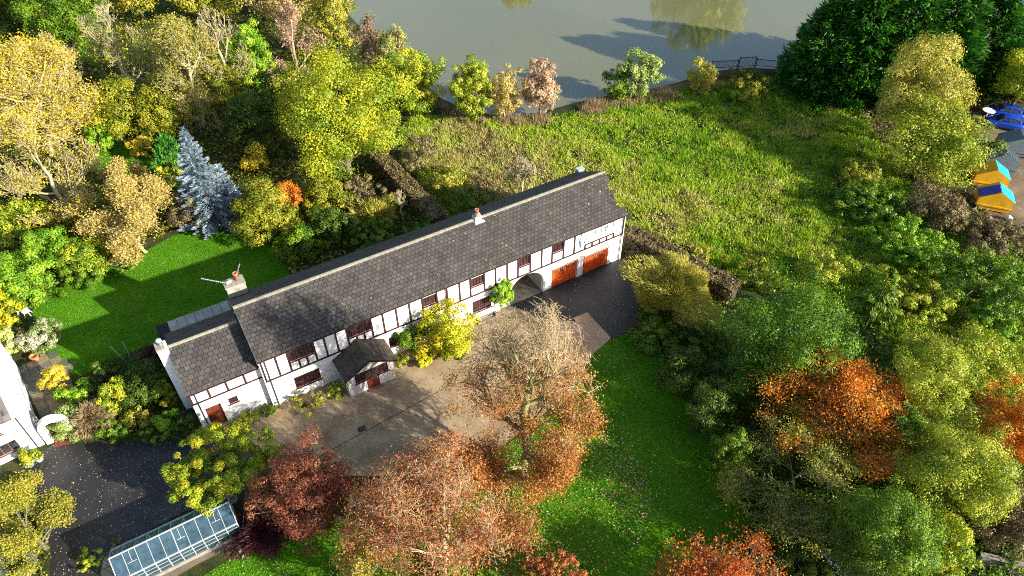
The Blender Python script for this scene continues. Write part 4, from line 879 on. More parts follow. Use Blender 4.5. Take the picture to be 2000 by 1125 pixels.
skip((1945,328), -.30, M_GRY, M_DGR, 'grey steel skip with ribbed lids between the yellow and open skips')
skip((1976,296), -.30, M_GRY, M_DGR, 'grey steel skip with a white panel hanging on its side near the cars', False, True, 3.6, 2.4)
for i, (px, lab) in enumerate([((1962,395),'bulging white rubbish bag heaped against the nearest yellow skip'),((1952,388),'white rubbish bag with blue print wedged between the yellow skips'),((1968,430),'small grey white bag lying on the yard in front of the skips')]):
    c = gnd(*px); mb = MB(); me = bpy.data.meshes.new('rubbish_bag'); bm = bmesh.new(); bmesh.ops.create_icosphere(bm, subdivisions=3, radius=.48 if i < 2 else .35)
    for v in bm.verts: n_ = math.sin(v.co.x*9+i)*math.cos(v.co.y*8)*.06+math.sin(v.co.z*14+v.co.x*6)*.03; v.co *= 1+n_*2; v.co.z *= .8; v.co.z = max(v.co.z, -.28)
    bm.to_mesh(me); bm.free(); me.materials.append(M_PVC); [setattr(p, 'use_smooth', True) for p in me.polygons]
    tag(link('rubbish_bag', me, None, (c[0], c[1], .3 if i == 2 else .33)), lab, 'bag', 'rubbish bags by the skips')
def paint(name, c):
    m, nt, bs = newmat(name); bs.inputs['Base Color'].default_value = (*c, 1); bs.inputs['Roughness'].default_value = .22; bs.inputs['Metallic'].default_value = .35; bs.inputs['Coat Weight'].default_value = .8
    f = noise(nt, 2, 3); nt.links.new(ramp(nt, f, [(.3, tuple(x*.85 for x in c)), (.7, c)]), bs.inputs['Base Color']); return m
M_CAR = paint('blue_car_paint', (.01,.075,.62)); M_TYRE = plain('tyre', (.015,.015,.016), .8); M_RIM = plain('alloy', (.30,.31,.33), .35, .5, .6); M_LIGHT = plain('headlight', (.7,.72,.74), .15); M_TAIL = plain('tail_light', (.45,.02,.02), .3)
def car(px, rz, lab):
    c = gnd(*px); o = thing('parked_car', lab, 'car', (c[0], c[1], .012), rz, 'blue cars parked in the yard')
    # stations from nose to tail: x, sill z, shoulder z, half width at sill, at shoulder
    st = [(-2.10,.42,.62,.62,.66),(-1.98,.30,.76,.80,.80),(-1.6,.24,.88,.87,.86),(-1.1,.22,.98,.89,.88),(-.6,.22,1.02,.90,.89),(.3,.22,1.04,.90,.89),(1.1,.22,1.07,.90,.89),(1.7,.26,1.08,.89,.87),(2.0,.34,1.02,.82,.82),(2.1,.46,.84,.68,.7)]
    mb = MB(); k = 10
    for x, zs0, zsh, w0, w1 in st:
        for s_ in (1, -1):
            row = [(x,s_*w0*.82,zs0),(x,s_*w0,zs0+.12),(x,s_*(w0+.03),(zs0+zsh)/2),(x,s_*w1,zsh-.08),(x,s_*w1*.86,zsh)]; mb.v += row if s_ > 0 else row[::-1]
    for i in range(len(st)-1):
        for j in range(10): a, b = i*10+j, i*10+(j+1) % 10; mb.f.append([a, b, b+10, a+10])
    mb.f.append(list(range(10))); mb.f.append([(len(st)-1)*10+j for j in range(10)]); mb.build('body', M_CAR, o, smooth=True)
    cab = [(-1.05,.98,.76),(-.35,1.44,.62),(.2,1.53,.61),(.9,1.51,.60),(1.55,1.36,.60),(1.95,1.05,.74)]
    rf = MB()
    for x, z, w_ in cab[1:5]: rf.v += [(x,-w_,z-.02),(x,-w_*.6,z+.03),(x,w_*.6,z+.03),(x,w_,z-.02)]
    for i in range(3):
        for j in range(3): a = i*4+j; rf.f.append([a, a+1, a+5, a+4])
    rf.build('roof', M_CAR, o, smooth=True)
    wb = lambda x: .78
    gl = MB().poly([(-1.05,-.76,.99),(-.36,-.60,1.43),(-.36,.60,1.43),(-1.05,.76,.99)]); gl.build('windscreen', M_GLASS, o)
    MB().poly([(1.95,-.74,1.06),(1.95,.74,1.06),(1.56,.59,1.35),(1.56,-.59,1.35)]).build('rear_window', M_GLASS, o)
    for s_ in (-1, 1):
        MB().poly([(-.95,s_*.775,1.03),(.25,s_*.785,1.05),(.25,s_*.625,1.47),(-.36,s_*.63,1.42)]).build('side_window', M_GLASS, o)
        MB().poly([(.33,s_*.785,1.05),(1.6,s_*.76,1.1),(1.45,s_*.625,1.36),(.9,s_*.615,1.48),(.33,s_*.62,1.49)]).build('side_window', M_GLASS, o)
        for pa, pb, w_ in (((.29,s_*.79,1.04),(.29,s_*.63,1.5),.07),((1.55,s_*.77,1.07),(1.5,s_*.62,1.38),.16),((-1.04,s_*.765,.99),(-.37,s_*.615,1.44),.07)): MB().bar(pa, pb, w_, .03).build('pillar', M_CAR, o)
        MB().box(-.85, -.65, s_*.98-.09, s_*.98+.09, 1.0, 1.13).build('wing_mirror', M_CAR, o)
        MB().box(-2.02, -1.75, s_*.62-.14, s_*.62+.14, .70, .80).build('headlight', M_LIGHT, o); MB().box(1.93, 2.05, s_*.66-.16, s_*.66+.16, .86, .98).build('tail_light', M_TAIL, o)
        for x in (-1.32, 1.3):
            wl_ = MB().tube([(x,s_*.66,.335),(x,s_*.68,.335),(x,s_*.90,.335),(x,s_*.925,.335)], [.29,.335,.335,.29], 20).build('wheel', M_TYRE, o, smooth=True)
            rm_ = MB()
            for q_ in range(5): t = q_*1.2566; rm_.bar((x,s_*.915,.335),(x+.24*math.cos(t),s_*.915,.335+.24*math.sin(t)),.07,.04,(0,1,0))
            for q_ in range(16): t, t2 = q_*.3927, (q_+1)*.3927; rm_.bar((x+.25*math.cos(t),s_*.915,.335+.25*math.sin(t)),(x+.25*math.cos(t2),s_*.915,.335+.25*math.sin(t2)),.03,.04)
            rm_.build('rim', M_RIM, wl_)
    return o
car((1957,248), -.40, 'blue hatchback parked in the yard, nearer of the two blue cars'); car((1958,228), -.40, 'blue car parked behind the nearer blue hatchback under the trees')
q = gnd(1925, 229); rt = thing('round_table', 'white round table standing beside the blue cars', 'table', (q[0], q[1], .012)); MB().lathe([(.05,.9),(.72,.9),(.74,.93),(.72,.96),(.05,.96)], 24).build('tabletop', M_PVC, rt); MB().lathe([(.3,0),(.28,.04),(.05,.08),(.05,.9)], 12).build('pedestal', M_PVC, rt)
q = gnd(1916, 310); tag(MB().tube([(0,0,-.02),(0,0,1.0),(0,.02,1.15)], [.05,.05,.3], 10).lathe([(.3,1.15),(.36,1.3),(.2,1.5)], 12).build('yellow_marker', plain('yellow_plastic', (.72,.47,.02), .4), None, q), 'small round yellow marker on a post in the bushes by the grey skip', 'marker')

# ------------------------------------------------------------------ hedges
def hedge(name, pa, pb, wd, h, pal, label, n, seed):
    A, B = gnd(*pa), gnd(*pb); ln = np.linalg.norm((B-A)[:2]); g = np.random.default_rng(seed); root = thing(name, label, 'hedge', (A[0], A[1], 0), math.atan2(B[1]-A[1], B[0]-A[0]))
    MB().box(.15, ln-.15, -wd*.36, wd*.36, -.02, h*.86).build('stem', BARK['dark'], root)
    x = g.random(n)*ln; side = g.random(n); y = np.where(side < .45, (g.random(n)-.5)*wd, np.where(side < .72, -wd/2, wd/2)); z = np.where(side < .45, h, g.random(n)*h); o = vnoise(x, y*2+z*2, .8, seed)-.5
    P = np.stack([x, y+g.normal(0, .06, n), z+g.normal(0, .06, n)], 1); P[:, 1] *= 1+.25*o; P[:, 2] *= 1+.12*o; P[:, 2] = np.maximum(P[:, 2], .03)
    Nn = np.where((side < .45)[:, None], [0, 0, 1.], np.stack([0*x, np.sign(y), .2+0*x], 1))+g.normal(0, .45, (n, 3)); V, F = cards(P, Nn, .2*(.6+.8*g.random(n)), .13, g)
    link('foliage', np_mesh('foliage', V, F, LEAF[pal], np.clip(.5*(o+.5)+.45*g.random(n), 0, 1)), root)
hedge('clipped_hedge', (738,322), (862,452), 1.6, 1.9, 'brown', 'clipped brown green hedge running from the big oak to behind the house', 9000, 21)
hedge('clipped_hedge', (1222,478), (1432,590), 1.7, 1.9, 'brown', 'clipped brown hedge from the right end of the house along the meadow', 10000, 22)

# ------------------------------------------------------------------ trees of the wood, top left
lowleaf = lambda P, r, h: np.clip(1.25-1.5*P[:, 2]/h, 0.0, 1)
plant('leaf', 'evergreen_tree', (30,-50,205,125), 'mid', 'dense bright green evergreen at the top left of the wood', 'tree', 1., 1.1)
plant('leaf', 'dark_tree', (-70,-70,70,90), 'dark', 'dark green tree filling the top left corner', 'tree', 1.)
plant('leaf', 'yellow_tree', (185,-75,335,35), 'ochre', 'ochre tree at the top edge above the pale bare tree', 'tree', 1.)
plant('leaf', 'olive_tree', (315,-80,480,35), 'olive', 'olive green tree at the top edge left of the lake', 'tree', 1.)
plant('mixed', 'brown_tree', (450,-70,625,40), 'gold_tan', 'brownish thin tree at the top edge beside the pink bare tree', 'tree', 1., .8)
plant('bare', 'pale_bare_tree', (160,5,300,190), 'willow', 'leafless pale tree with spreading fan of twigs at the upper left', 'tree', 1.5, .15, bark='pale', keep=lowleaf, rmin=.17)
plant('mixed', 'olive_tree', (285,35,430,230), 'ochre', 'olive and ochre tree between the two pale bare trees', 'tree', 1.5, .7, bark='pale', levels=(12,6,5,4,2), spread=.9, keep=lambda P, r, h: np.full(len(P), .8))
plant('bare', 'pale_bare_tree', (375,20,490,200), 'willow', 'leafless pale tree against the ivy clad trunk', 'tree', 1.5, .12, bark='pale', keep=lowleaf, rmin=.17, up=.5)
plant('leaf', 'ivy_clad_tree', (445,25,535,190), 'bright', 'narrow bright green ivy clad tree left of the pink bare tree', 'tree', .5, 1.0)
plant('bare', 'pink_bare_tree', (500,10,630,180), 'pink', 'pinkish leafless tree near the left shore of the lake', 'tree', 1.5, .35, bark='pinkish', rmin=.16)
plant('leaf', 'gold_tree', (600,-45,695,110), 'ochre', 'golden brown tree at the top where the lake begins', 'tree', 1., 1.0)
plant('bare', 'brown_bare_tree', (680,40,760,170), 'brown', 'brown leafless small tree on the left shore above the oak', 'tree', .5, .3, bark='pinkish')
plant('bare', 'brown_bare_tree', (740,55,810,180), 'willow', 'wispy half bare tree behind the green willow at the lake', 'tree', .5, .35, bark='pale')
plant('leaf', 'willow_tree', (755,85,874,222), 'yellowgreen', 'rounded green willow at the left shore beside the oak', 'tree', .2, 1.2, grad=.0)
plant('mixed', 'yellow_maple', (-80,75,165,300), 'yellow', 'large yellow leaved tree at the left edge of the wood', 'tree', 1.5, .55, bark='pale', levels=(13,6,5,4,3), leaf=1.9, spread=.9, keep=lambda P, r, h: np.full(len(P), .8))
plant('bare', 'brown_bare_tree', (60,70,160,220), 'gold_tan', 'tan twiggy bare tree rising behind the yellow tree', 'tree', 1.5, .3, bark='pale')
plant('bare', 'pale_bare_tree', (-20,225,190,430), 'yellow', 'big leafless pale tree with forked trunk at the left edge', 'tree', 1.5, .18, bark='pale', keep=lambda P, r, h: np.full(len(P), .25), rmin=.2, levels=(8,6,5,4,3))
plant('leaf', 'olive_tree', (165,160,300,275), 'olive', 'olive bush tree behind the small lawn', 'tree', .3, 1.1)
plant('leaf', 'olive_tree', (260,165,370,270), 'olive', 'olive bush tree behind the green cypress', 'tree', .3, 1.1)
plant('leaf', 'dark_shrub', (430,170,560,300), 'dark', 'dark green thicket behind the blue spruce', 'tree', .2, 1.1)
plant('leaf', 'dark_shrub', (395,120,480,230), 'olive', 'dull olive thicket below the pale bare tree', 'tree', .2, 1.0)
plant('leaf', 'dark_shrub', (500,130,590,260), 'dark', 'dark thicket left of the yellow green oak', 'tree', .2, 1.0)
plant('leaf', 'oak_tree', (522,88,798,350), 'oak', 'large rounded yellow green oak between the wood and the meadow', 'tree', .7, 1.5, grad=.08, amp=.16, cl=190)
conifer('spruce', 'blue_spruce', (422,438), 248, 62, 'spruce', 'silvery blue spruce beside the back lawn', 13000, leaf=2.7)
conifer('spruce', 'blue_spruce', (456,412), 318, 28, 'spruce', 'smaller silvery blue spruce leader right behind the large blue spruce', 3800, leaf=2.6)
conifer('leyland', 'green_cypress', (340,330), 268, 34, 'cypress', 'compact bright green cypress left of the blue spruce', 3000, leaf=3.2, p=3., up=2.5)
plant('leaf', 'golden_shrub', (470,285,530,345), 'yellow', 'yellow shrub peeping out behind the blue spruce', 'shrub', 0, 1.)
plant('mixed', 'golden_tree', (165,345,345,510), 'gold_tan', 'tan gold half bare tree at the left end of the back lawn', 'tree', .3, 1.6, bark='pale', keep=lambda P, r, h: np.full(len(P), .6))
plant('mixed', 'golden_tree', (200,305,300,420), 'gold_tan', 'pale tan twiggy tree in front of the small lawn', 'tree', .3, .9, bark='pale', keep=lambda P, r, h: np.full(len(P), .5))
plant('leaf', 'olive_shrub', (448,350,585,474), 'olive', 'round olive shrub to the right of the blue spruce', 'shrub', 0, 1.3, tl=None)
plant('leaf', 'red_shrub', (520,352,590,415), 'orange', 'orange red shrub on the shoulder of the round olive shrub', 'shrub', .5, .9)
plant('leaf', 'laurel_shrub', (540,432,638,512), 'mid', 'glossy mid green shrub at the right end of the back lawn', 'shrub', 0, 1.2)
for bb, pal, lab in [((575,330,690,420),'olive','olive shrub below the oak left of the clipped hedge'),((600,395,700,480),'dark','dark green shrub between the laurel and the house roof'),((660,420,790,500),'bramble','bramble shrub pressed against the back of the house'),
                     ((640,340,750,410),'brown','brown scrub in the shade under the oak'),((770,430,880,500),'bramble','green bramble between the hedge foot and the house roof')]:
    plant('leaf', 'garden_shrub', bb, pal, lab, 'shrub', 0, 1.1, group='shrubs behind the house')
plant('brush', 'golden_grass', (690,385,775,445), 'tamarisk', 'straw coloured tuft of tall grass behind the house', 'shrub', 0, 1.0, len=3.)
plant('bare', 'twiggy_shrub', (768,365,797,425), None, 'small pale upright bare shrub beside the clipped hedge', 'shrub', .2, bark='pale', up=.8, levels=(7,5,4,3))
for bb, pal, lab in [((-30,385,85,480),'yellowgreen','yellow green shrub below the big pale bare tree at the left edge'),((60,430,155,540),'bright','bright green shrub halfway along the left border'),((125,455,225,545),'yellowgreen','yellow green shrub below the tan gold tree'),
                     ((-15,480,100,610),'bright','bright green shrub above the white garden table'),((-50,560,32,655),'acidyellow','acid yellow shrub left of the white garden table'),((100,505,200,575),'mid','mid green leafy shrub along the back lawn edge'),
                     ((185,490,265,535),'mid','low laurel at the left edge of the sunlit lawn'),((30,535,110,600),'bramble','dark leafy shrub just above the white garden table'),((80,395,180,470),'olive','olive shrub at the foot of the tan gold tree'),
                     ((160,225,220,300),'bright','lime green shrub at the left end of the small lawn'),((245,262,300,312),'yellow','small yellow shrub at the far edge of the small lawn'),((205,205,260,275),'mid','blue green shrub behind the small lawn'),
                     ((285,325,370,375),'yellowgreen','low yellow green shrub in front of the green cypress'),((330,370,400,450),'brown','brown shrub at the foot of the blue spruce'),((160,420,215,500),'ochre','ochre shrub beside the trunk of the tan gold tree')]:
    plant('leaf', 'border_shrub', bb, pal, lab, 'shrub', 0, 1.15, group='shrubs of the back garden')
for bb, kd, pal_, lab in [((775,265,860,335),'leaf','brown','brown scrub in the meadow corner right of the oak'),((835,315,915,385),'leaf','ochre','tan scrub beside the upper end of the clipped hedge'),((880,370,985,430),'leaf','bramble','green bramble against the back of the house roof'),((985,300,1050,395),'bare',None,'pale leafless shrub in the meadow behind the house roof'),
                          ((1215,455,1285,505),'leaf','brown','brown scrub growing over the hedge at the right end of the house'),((1300,470,1400,530),'leaf','ochre','tan weeds on the meadow side of the right hedge'),((1420,500,1530,560),'leaf','olive','olive weeds at the meadow edge above the pine'),((1560,480,1660,560),'leaf','willow','pale yellow green weeds at the meadow edge left of the weeping cedar')]:
    plant(kd, 'meadow_scrub', bb, pal_, lab, 'shrub', 0, .8, bark='pale', group='scrub growing in the meadow')
# ------------------------------------------------------------------ lake shore
plant('leaf', 'birch_tree', (880,101,974,240), 'willow', 'yellow green young birch on the lake shore, leftmost of the shore saplings', 'tree', .0, 1.6)
plant('leaf', 'sapling', (948,122,1022,234), 'gold_tan', 'thin brown sapling on the shore right of the yellow green birch', 'tree', .1, .8, bark='pale', cl=40)
plant('leaf', 'pink_sapling', (1016,106,1098,230), 'pink', 'pale pink sapling standing alone on the lake shore', 'tree', .0, 1.3, bark='pinkish', cl=40, amp=.15)
plant('leaf', 'shore_shrub', (1172,128,1245,196), 'mid', 'dark green rounded shrub on the lake shore', 'shrub', 0, 1.1)
plant('leaf', 'willow_sapling', (1205,90,1288,196), 'palegreen', 'pale silvery green willow on the lake shore', 'tree', .0, 1.5, amp=.25)
plant('leaf', 'shore_shrub', (1335,112,1402,184), 'tamarisk', 'golden brown rounded shrub at the lake railing', 'shrub', 0, 1.1)
plant('leaf', 'shore_shrub', (1568,132,1632,190), 'yellow', 'small yellow shrub below the tall conifers', 'shrub', 0, .6)
plant('leaf', 'shore_shrub', (1400,140,1520,185), 'olive', 'low green and brown thicket below the lake railing', 'shrub', 0, 1.0)
# ------------------------------------------------------------------ tall conifers, top right
for i, (b, ty, hw, lab) in enumerate([((1588,178),-5,72,'tall dark conifer at the lake edge, leftmost of the conifer row'),((1650,188),-45,74,'tall conifer second from the lake in the conifer row'),((1722,190),-60,76,'tall conifer in the middle of the conifer row'),
                                      ((1800,184),-70,76,'tall conifer behind the olive gold tree'),((1880,172),-40,74,'tall conifer behind the blue cars'),((1985,170),-10,66,'shaded conifer at the right edge of the photo'),((1690,130),-70,66,'tall conifer in the second rank of the row over the lake')]):
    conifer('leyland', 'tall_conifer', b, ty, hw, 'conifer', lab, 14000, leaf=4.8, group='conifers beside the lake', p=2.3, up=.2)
plant('leaf', 'olive_tree', (1712,62,1905,290), 'tamarisk', 'big olive gold tree in front of the conifers', 'tree', .5, 1.2, leaf=1.7, cl=190, amp=.28)
plant('leaf', 'olive_tree', (1735,190,1938,365), 'willow', 'broad olive green bush tree below the olive gold tree', 'tree', .1, 1.2, leaf=1.7)
plant('leaf', 'yellow_tree', (1940,85,2080,200), 'yellowgreen', 'yellow green tree over the blue cars at the right edge', 'tree', 1.5, 1.0)
for bb, pal, lab in [((1620,345,1790,440),'bramble','dark green bramble patch at the right end of the meadow'),((1690,430,1870,515),'bright','green bramble bank below the brown scrub'),((1775,355,1890,450),'brown','tan brown scrub beside the yellow skips'),
                     ((1870,420,2010,500),'brown','dull brown scrub in front of the nearest yellow skip'),((1640,300,1730,370),'olive','olive bramble in the shade of the olive tree'),((1800,500,2040,600),'bramble','dark green thicket at the right edge below the yard'),
                     ((1690,540,1880,620),'willow','olive scrub on the slope right of the weeping cedar'),((1880,580,2040,680),'bright','fresh green thicket at the right edge of the slope')]:
    plant('leaf', 'scrub_bush', bb, pal, lab, 'shrub', 0, 1.15, group='scrub round the meadow')
# ------------------------------------------------------------------ right hand garden and wood
plant('brush', 'tamarisk_bush', (1230,490,1408,634), 'tamarisk', 'feathery golden bush beside the garage drive', 'shrub', 0, 2.0, leaf=1.35, len=2.6, amp=.12)
plant('leaf', 'pine_tree', (1400,530,1690,790), 'pine', 'broad dark green pine right of the golden bush', 'tree', 1.0, 1.3, leaf=2.0, asp=.45, cl=200, amp=.26)
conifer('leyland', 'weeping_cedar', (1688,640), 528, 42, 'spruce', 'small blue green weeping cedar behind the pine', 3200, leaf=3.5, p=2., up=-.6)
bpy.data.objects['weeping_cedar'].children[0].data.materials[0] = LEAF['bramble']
plant('mixed', 'orange_cherry', (1478,690,1768,880), 'orange', 'orange leaved cherry in front of the broad pine', 'tree', 2.6, .9, bark='mossy', leaf=2.2, levels=(12,6,5,4,2), spread=.9, keep=lambda P, r, h: np.clip(P[:, 2]/h*2-.4, 0, 1))
plant('leaf', 'olive_tree', (1735,640,1925,840), 'willow', 'pale olive tree right of the orange cherry', 'tree', 1.6, 1.1, leaf=1.7, cl=200, amp=.3)
plant('mixed', 'mossy_tree', (1410,825,1695,1035), 'olive', 'leafless mossy green twiggy tree below the orange cherry', 'tree', 1.6, .3, bark='mossy', rmin=.2, up=.1, levels=(9,6,5,4,3))
plant('leaf', 'light_green_tree', (1765,805,1995,1020), 'willow', 'light green tree at the lower right', 'tree', 2.2, 1.2, leaf=1.7, cl=210, amp=.3)
plant('mixed', 'green_tree', (1650,770,1800,930), 'mid', 'half bare green tree between the mossy tree and light green tree', 'tree', .5, .8, bark='mossy')
plant('leaf', 'dark_tree', (1620,925,1850,1150), 'mid', 'dark green tree at the bottom right', 'tree', 1.4, 1.2, cl=190, amp=.28)
plant('leaf', 'dark_shrub', (1440,1000,1650,1130), 'dark', 'dark shrub mass below the mossy twiggy tree', 'shrub', 0, 1.1)
plant('mixed', 'scarlet_tree', (1285,1072,1560,1240), 'scarlet', 'scarlet leaved tree cut by the bottom edge', 'tree', .8, .4, leaf=2.3, bark='grey', levels=(11,6,5,4,2), spread=.85)
plant('leaf', 'orange_tree', (1905,745,2080,930), 'orange', 'orange leaved tree at the right edge', 'tree', .8, .9)
plant('leaf', 'tan_shrub', (1885,930,2060,1090), 'brown', 'tan and green shrub at the right edge near the timber wall', 'shrub', 0, 1.)
plant('leaf', 'green_shrub', (1880,1040,2010,1100), 'mid', 'green shrub just above the timber wall in the corner', 'shrub', 0, 1.)
plant('leaf', 'yellow_shrub', (1800,1000,1900,1130), 'yellowgreen', 'yellow green shrub left of the timber wall', 'shrub', 0, 1.)
plant('leaf', 'olive_shrub', (1835,640,2040,800), 'willow', 'olive thicket above the orange tree at the right edge', 'shrub', 0, 1.)
plant('brush', 'silver_grass', (1590,1060,1700,1150), 'silver', 'silvery twiggy bush at the bottom edge beside the scarlet tree', 'shrub', 0, .8)
for bb, pal, lab in [((1228,618,1330,700),'mid','low green shrub where the drive meets the lawn'),((1280,670,1400,780),'dark','dark shrub on the right side of the lawn below the golden bush'),((1330,740,1450,860),'dark','dark shrub in the lawn border left of the orange cherry'),
                     ((1390,690,1490,800),'bramble','dark leafy shrub in front of the pine'),((1380,830,1470,940),'mid','green shrub in the lawn border beside the mossy tree'),((1320,640,1420,710),'bramble','shaded shrub under the golden bush')]:
    plant('leaf', 'lawn_border_shrub', bb, pal, lab, 'shrub', 0, 1.1, group='shrubs along the right side of the front lawn')
# ------------------------------------------------------------------ trees in front of the house
def bkeep(P, r, h): return np.clip(1.2-1.4*P[:, 2]/h-.4*P[:, 1]/r, 0, 1)**1.5
def btint(P, t, r, h): return t
plant('mixed', 'beech_tree', (882,594,1172,968), 'copper', 'large beech with bare pale top and copper lower leaves before the house', 'tree', 1.2, .48, bark='beech', keep=bkeep, rmin=.18, levels=(15,6,5,4,3), leaf=2.0, egg=.18, up=.4, spread=.85, tbark='mossy')
plant('mixed', 'beech_tree', (678,848,1038,1190), 'rust', 'rust leaved tree with bare twig tips at the bottom of the lawn', 'tree', 1.2, .4, bark='beech', keep=lambda P, r, h: np.clip(1.35-1.2*P[:, 2]/h, 0, 1), rmin=.18, levels=(13,6,5,4,3), leaf=2.1, up=.45, spread=.85)
plant('leaf', 'red_maple', (505,855,698,1062), 'redbrown', 'dark red maple between the yellow green tree and the rust tree', 'tree', .5, 1.2, leaf=1.7)
plant('leaf', 'yellow_green_tree', (316,822,550,998), 'yellowgreen', 'yellow green leafy tree between the greenhouse and the low wing', 'tree', 1.6, 1.9, grad=.16, cl=130, amp=.15)
plant('brush', 'maroon_acer', (448,1000,565,1072), 'maroon', 'small maroon weeping maple at the right end of the greenhouse', 'shrub', 0, 1.6, len=2.6, droop=.6)
plant('mixed', 'bare_shrub', (645,1055,775,1190), 'yellow', 'bare shrub with a few yellow leaves at the bottom edge', 'shrub', .3, .3, bark='pale')
plant('leaf', 'orange_shrub', (1000,1085,1165,1180), 'rust', 'rust orange shrub at the bottom edge of the lawn', 'shrub', .2, 1.)
plant('leaf', 'green_shrub', (820,1085,905,1150), 'mid', 'blue green shrub at the bottom edge under the rust tree', 'shrub', .1, 1.)
plant('leaf', 'yellow_shrub', (815,588,928,705), 'acidyellow', 'bright yellow shrub trained against the front of the house', 'shrub', .1, 1.4, amp=.3)
plant('leaf', 'green_climber', (763,620,835,692), 'mid', 'glossy green climber left of the bright yellow shrub', 'shrub', .3, 1.2)
plant('leaf', 'arch_climber', (954,540,1006,606), 'bright', 'round lime green climber on the house beside the arch', 'shrub', .9, 2.2, amp=.1)
plant('leaf', 'small_yellow_shrub', (808,676,850,714), 'acidyellow', 'small yellow shrub at the foot of the bright yellow shrub', 'shrub', 0, 1.3)
plant('leaf', 'dark_shrub', (845,660,915,706), 'mid', 'low green shrub under the bright yellow shrub', 'shrub', 0, 1.2)
for bb, pal, lab in [((632,745,682,776),'yellowgreen','small green plant tucked left of the porch'),((468,798,508,832),'yellowgreen','yellow green plant in the strip by the low wing'),((505,785,548,815),'mid','green plant at the corner where the wing meets the house'),((560,775,640,800),'ochre','strip of brownish plants along the front wall'),((772,690,800,716),'olive','small dark plant right of the porch')]:
    plant('leaf', 'wall_plant', bb, pal, lab, 'plant', 0, 1.3, group='plants along the front wall')
# ------------------------------------------------------------------ bed between back lawn, wing and neighbouring drive
for bb, pal, lab in [((84,708,135,768),'yellow','golden shrub beside the stone patio'),((112,745,185,805),'bright','bright green shrub right of the stone patio'),((185,735,262,812),'yellowgreen','yellow green shrub in the middle of the shrub bed'),
                     ((232,705,335,795),'dark','large dark green shrub next to the low wing'),((268,672,318,735),'maroon','dark maroon shrub at the lawn edge near the low wing'),((236,790,292,842),'ochre','russet shrub in the shrub bed by the drive'),
                     ((305,798,352,848),'bright','round bright green shrub close to the low wing'),((275,820,342,866),'mid','low green shrub at the drive edge below the round bright shrub'),((185,812,252,868),'mid','mid green shrub at the drive edge of the shrub bed'),
                     ((98,795,172,862),'palegreen','pale green shrub covering the right pillar of the gateway'),((338,805,385,862),'dark','dark green shrub against the end wall of the low wing'),((165,695,245,755),'dark','dark shrub along the lower edge of the back lawn'),
                     ((38,622,125,692),'flower','shrub dotted with white flowers left of the back lawn'),((-25,640,36,708),'white_green','pale yellow white shrub at the left edge above the patio'),((30,640,62,690),'ochre','small orange brown shrub beside the pale yellow white shrub'),((300,740,350,800),'olive','olive shrub between the large dark shrub and the wing')]:
    plant('leaf', 'bed_shrub', bb, pal, lab, 'shrub', 0, 1.25, group='shrubs in the bed beside the low wing')
plant('brush', 'pampas_mound', (138,782,215,850), 'reed', 'pale straw coloured grass mound in the shrub bed', 'shrub', 0, 1.5, len=2.6, droop=.5)
for bb, kind, pal, lab in [((-40,925,125,1115),'mixed','ochre','golden brown shrub at the lower left edge beside the drive'),((-40,1045,72,1150),'brush','silver','silvery shrub in the bottom left corner'),((148,1068,208,1112),'leaf','yellowgreen','small yellow green shrub at the left end of the greenhouse'),((38,872,72,908),'leaf','yellowgreen','small leafy plant under the window of the neighbouring house'),((212,1048,240,1072),'leaf','brown','little brown plant behind the greenhouse on the drive edge')]:
    plant(kind, 'drive_shrub', bb, pal, lab, 'shrub', 0, 1.2, group='shrubs along the neighbouring drive')
# ------------------------------------------------------------------ far bank of the lake: seen only as reflections
def far_tree(x, y, h, r, pal, lab):
    s = sd(); root = thing('far_bank_tree', lab, 'tree', (x, y, 0), 0, 'trees on the far bank of the lake'); a = h*.46
    V, F, t, CC = crown_leaf(r, a, 6500, .7, s, cl=60, amp=.12); V[:, 2] = np.maximum(V[:, 2]+h-a, .05); link('crown', np_mesh('crown', V, F, LEAF[pal], t), root); link('trunk', limbs_mesh('trunk', CC, a, h-2*a, r, s, 'grey'), root)
far_tree(36.8, 141, 18.6, 10.5, 'willow', 'broad olive tree whose reflection hangs in the lake at the top'); far_tree(-36, 140, 10.8, 6, 'olive', 'far bank tree reflected at the left of the lake'); far_tree(1.5, 140, 9.9, 5, 'ochre', 'far bank tree reflected at the top centre of the lake')
for x, y, h, r, pal, lab in [(14,146,8,6,'olive','low olive tree on the far bank, left of the broad reflected one'),(60,146,9,7,'mid','green tree on the far bank, right of the broad reflected one'),(85,145,11,8,'olive','tall olive tree on the far bank behind the conifer row'),(112,144,13,8,'mid','tallest green tree on the far bank at its right end'),(-18,146,7.5,6,'brown','brown tree on the far bank between the two small reflections'),(-55,142,12,8,'olive','olive tree on the far bank at its left end')]: far_tree(x, y, h, r, pal, lab)

# ------------------------------------------------------------------ stuff: meadow grass, reeds, undergrowth, lawn blades, fallen leaves
def blades(P, L, W, lean, r, tint, zf=None, name='', pal='meadow', label=''):
    n = len(P); an = r.random(n)*6.283; B = np.stack([np.cos(an), np.sin(an), 0*an], 1)*np.broadcast_to(W, n)[:, None]/2; z = zf(P) if zf is not None else 0*an
    b = np.column_stack([P, z]); tip = b+np.column_stack([lean*np.broadcast_to(L, n)[:, None], np.broadcast_to(L, n)*np.sqrt(np.clip(1-(lean**2).sum(1), .05, 1))])
    V = np.stack([b-B, b+B, tip], 1).reshape(-1, 3); o = link(name, np_mesh(name, V, np.arange(3*n).reshape(n, 3), LEAF[pal], np.clip(tint, 0, 1)), kind='stuff'); tag(o, label, 'grass' if 'grass' in name else name.split('_')[0]); return o
g = np.random.default_rng(77)
C = scatter(MEADOW, 34000, 5); den = vnoise(C[:, 0], C[:, 1], .9, 8); C = C[g.random(len(C)) < .1+1.1*den]
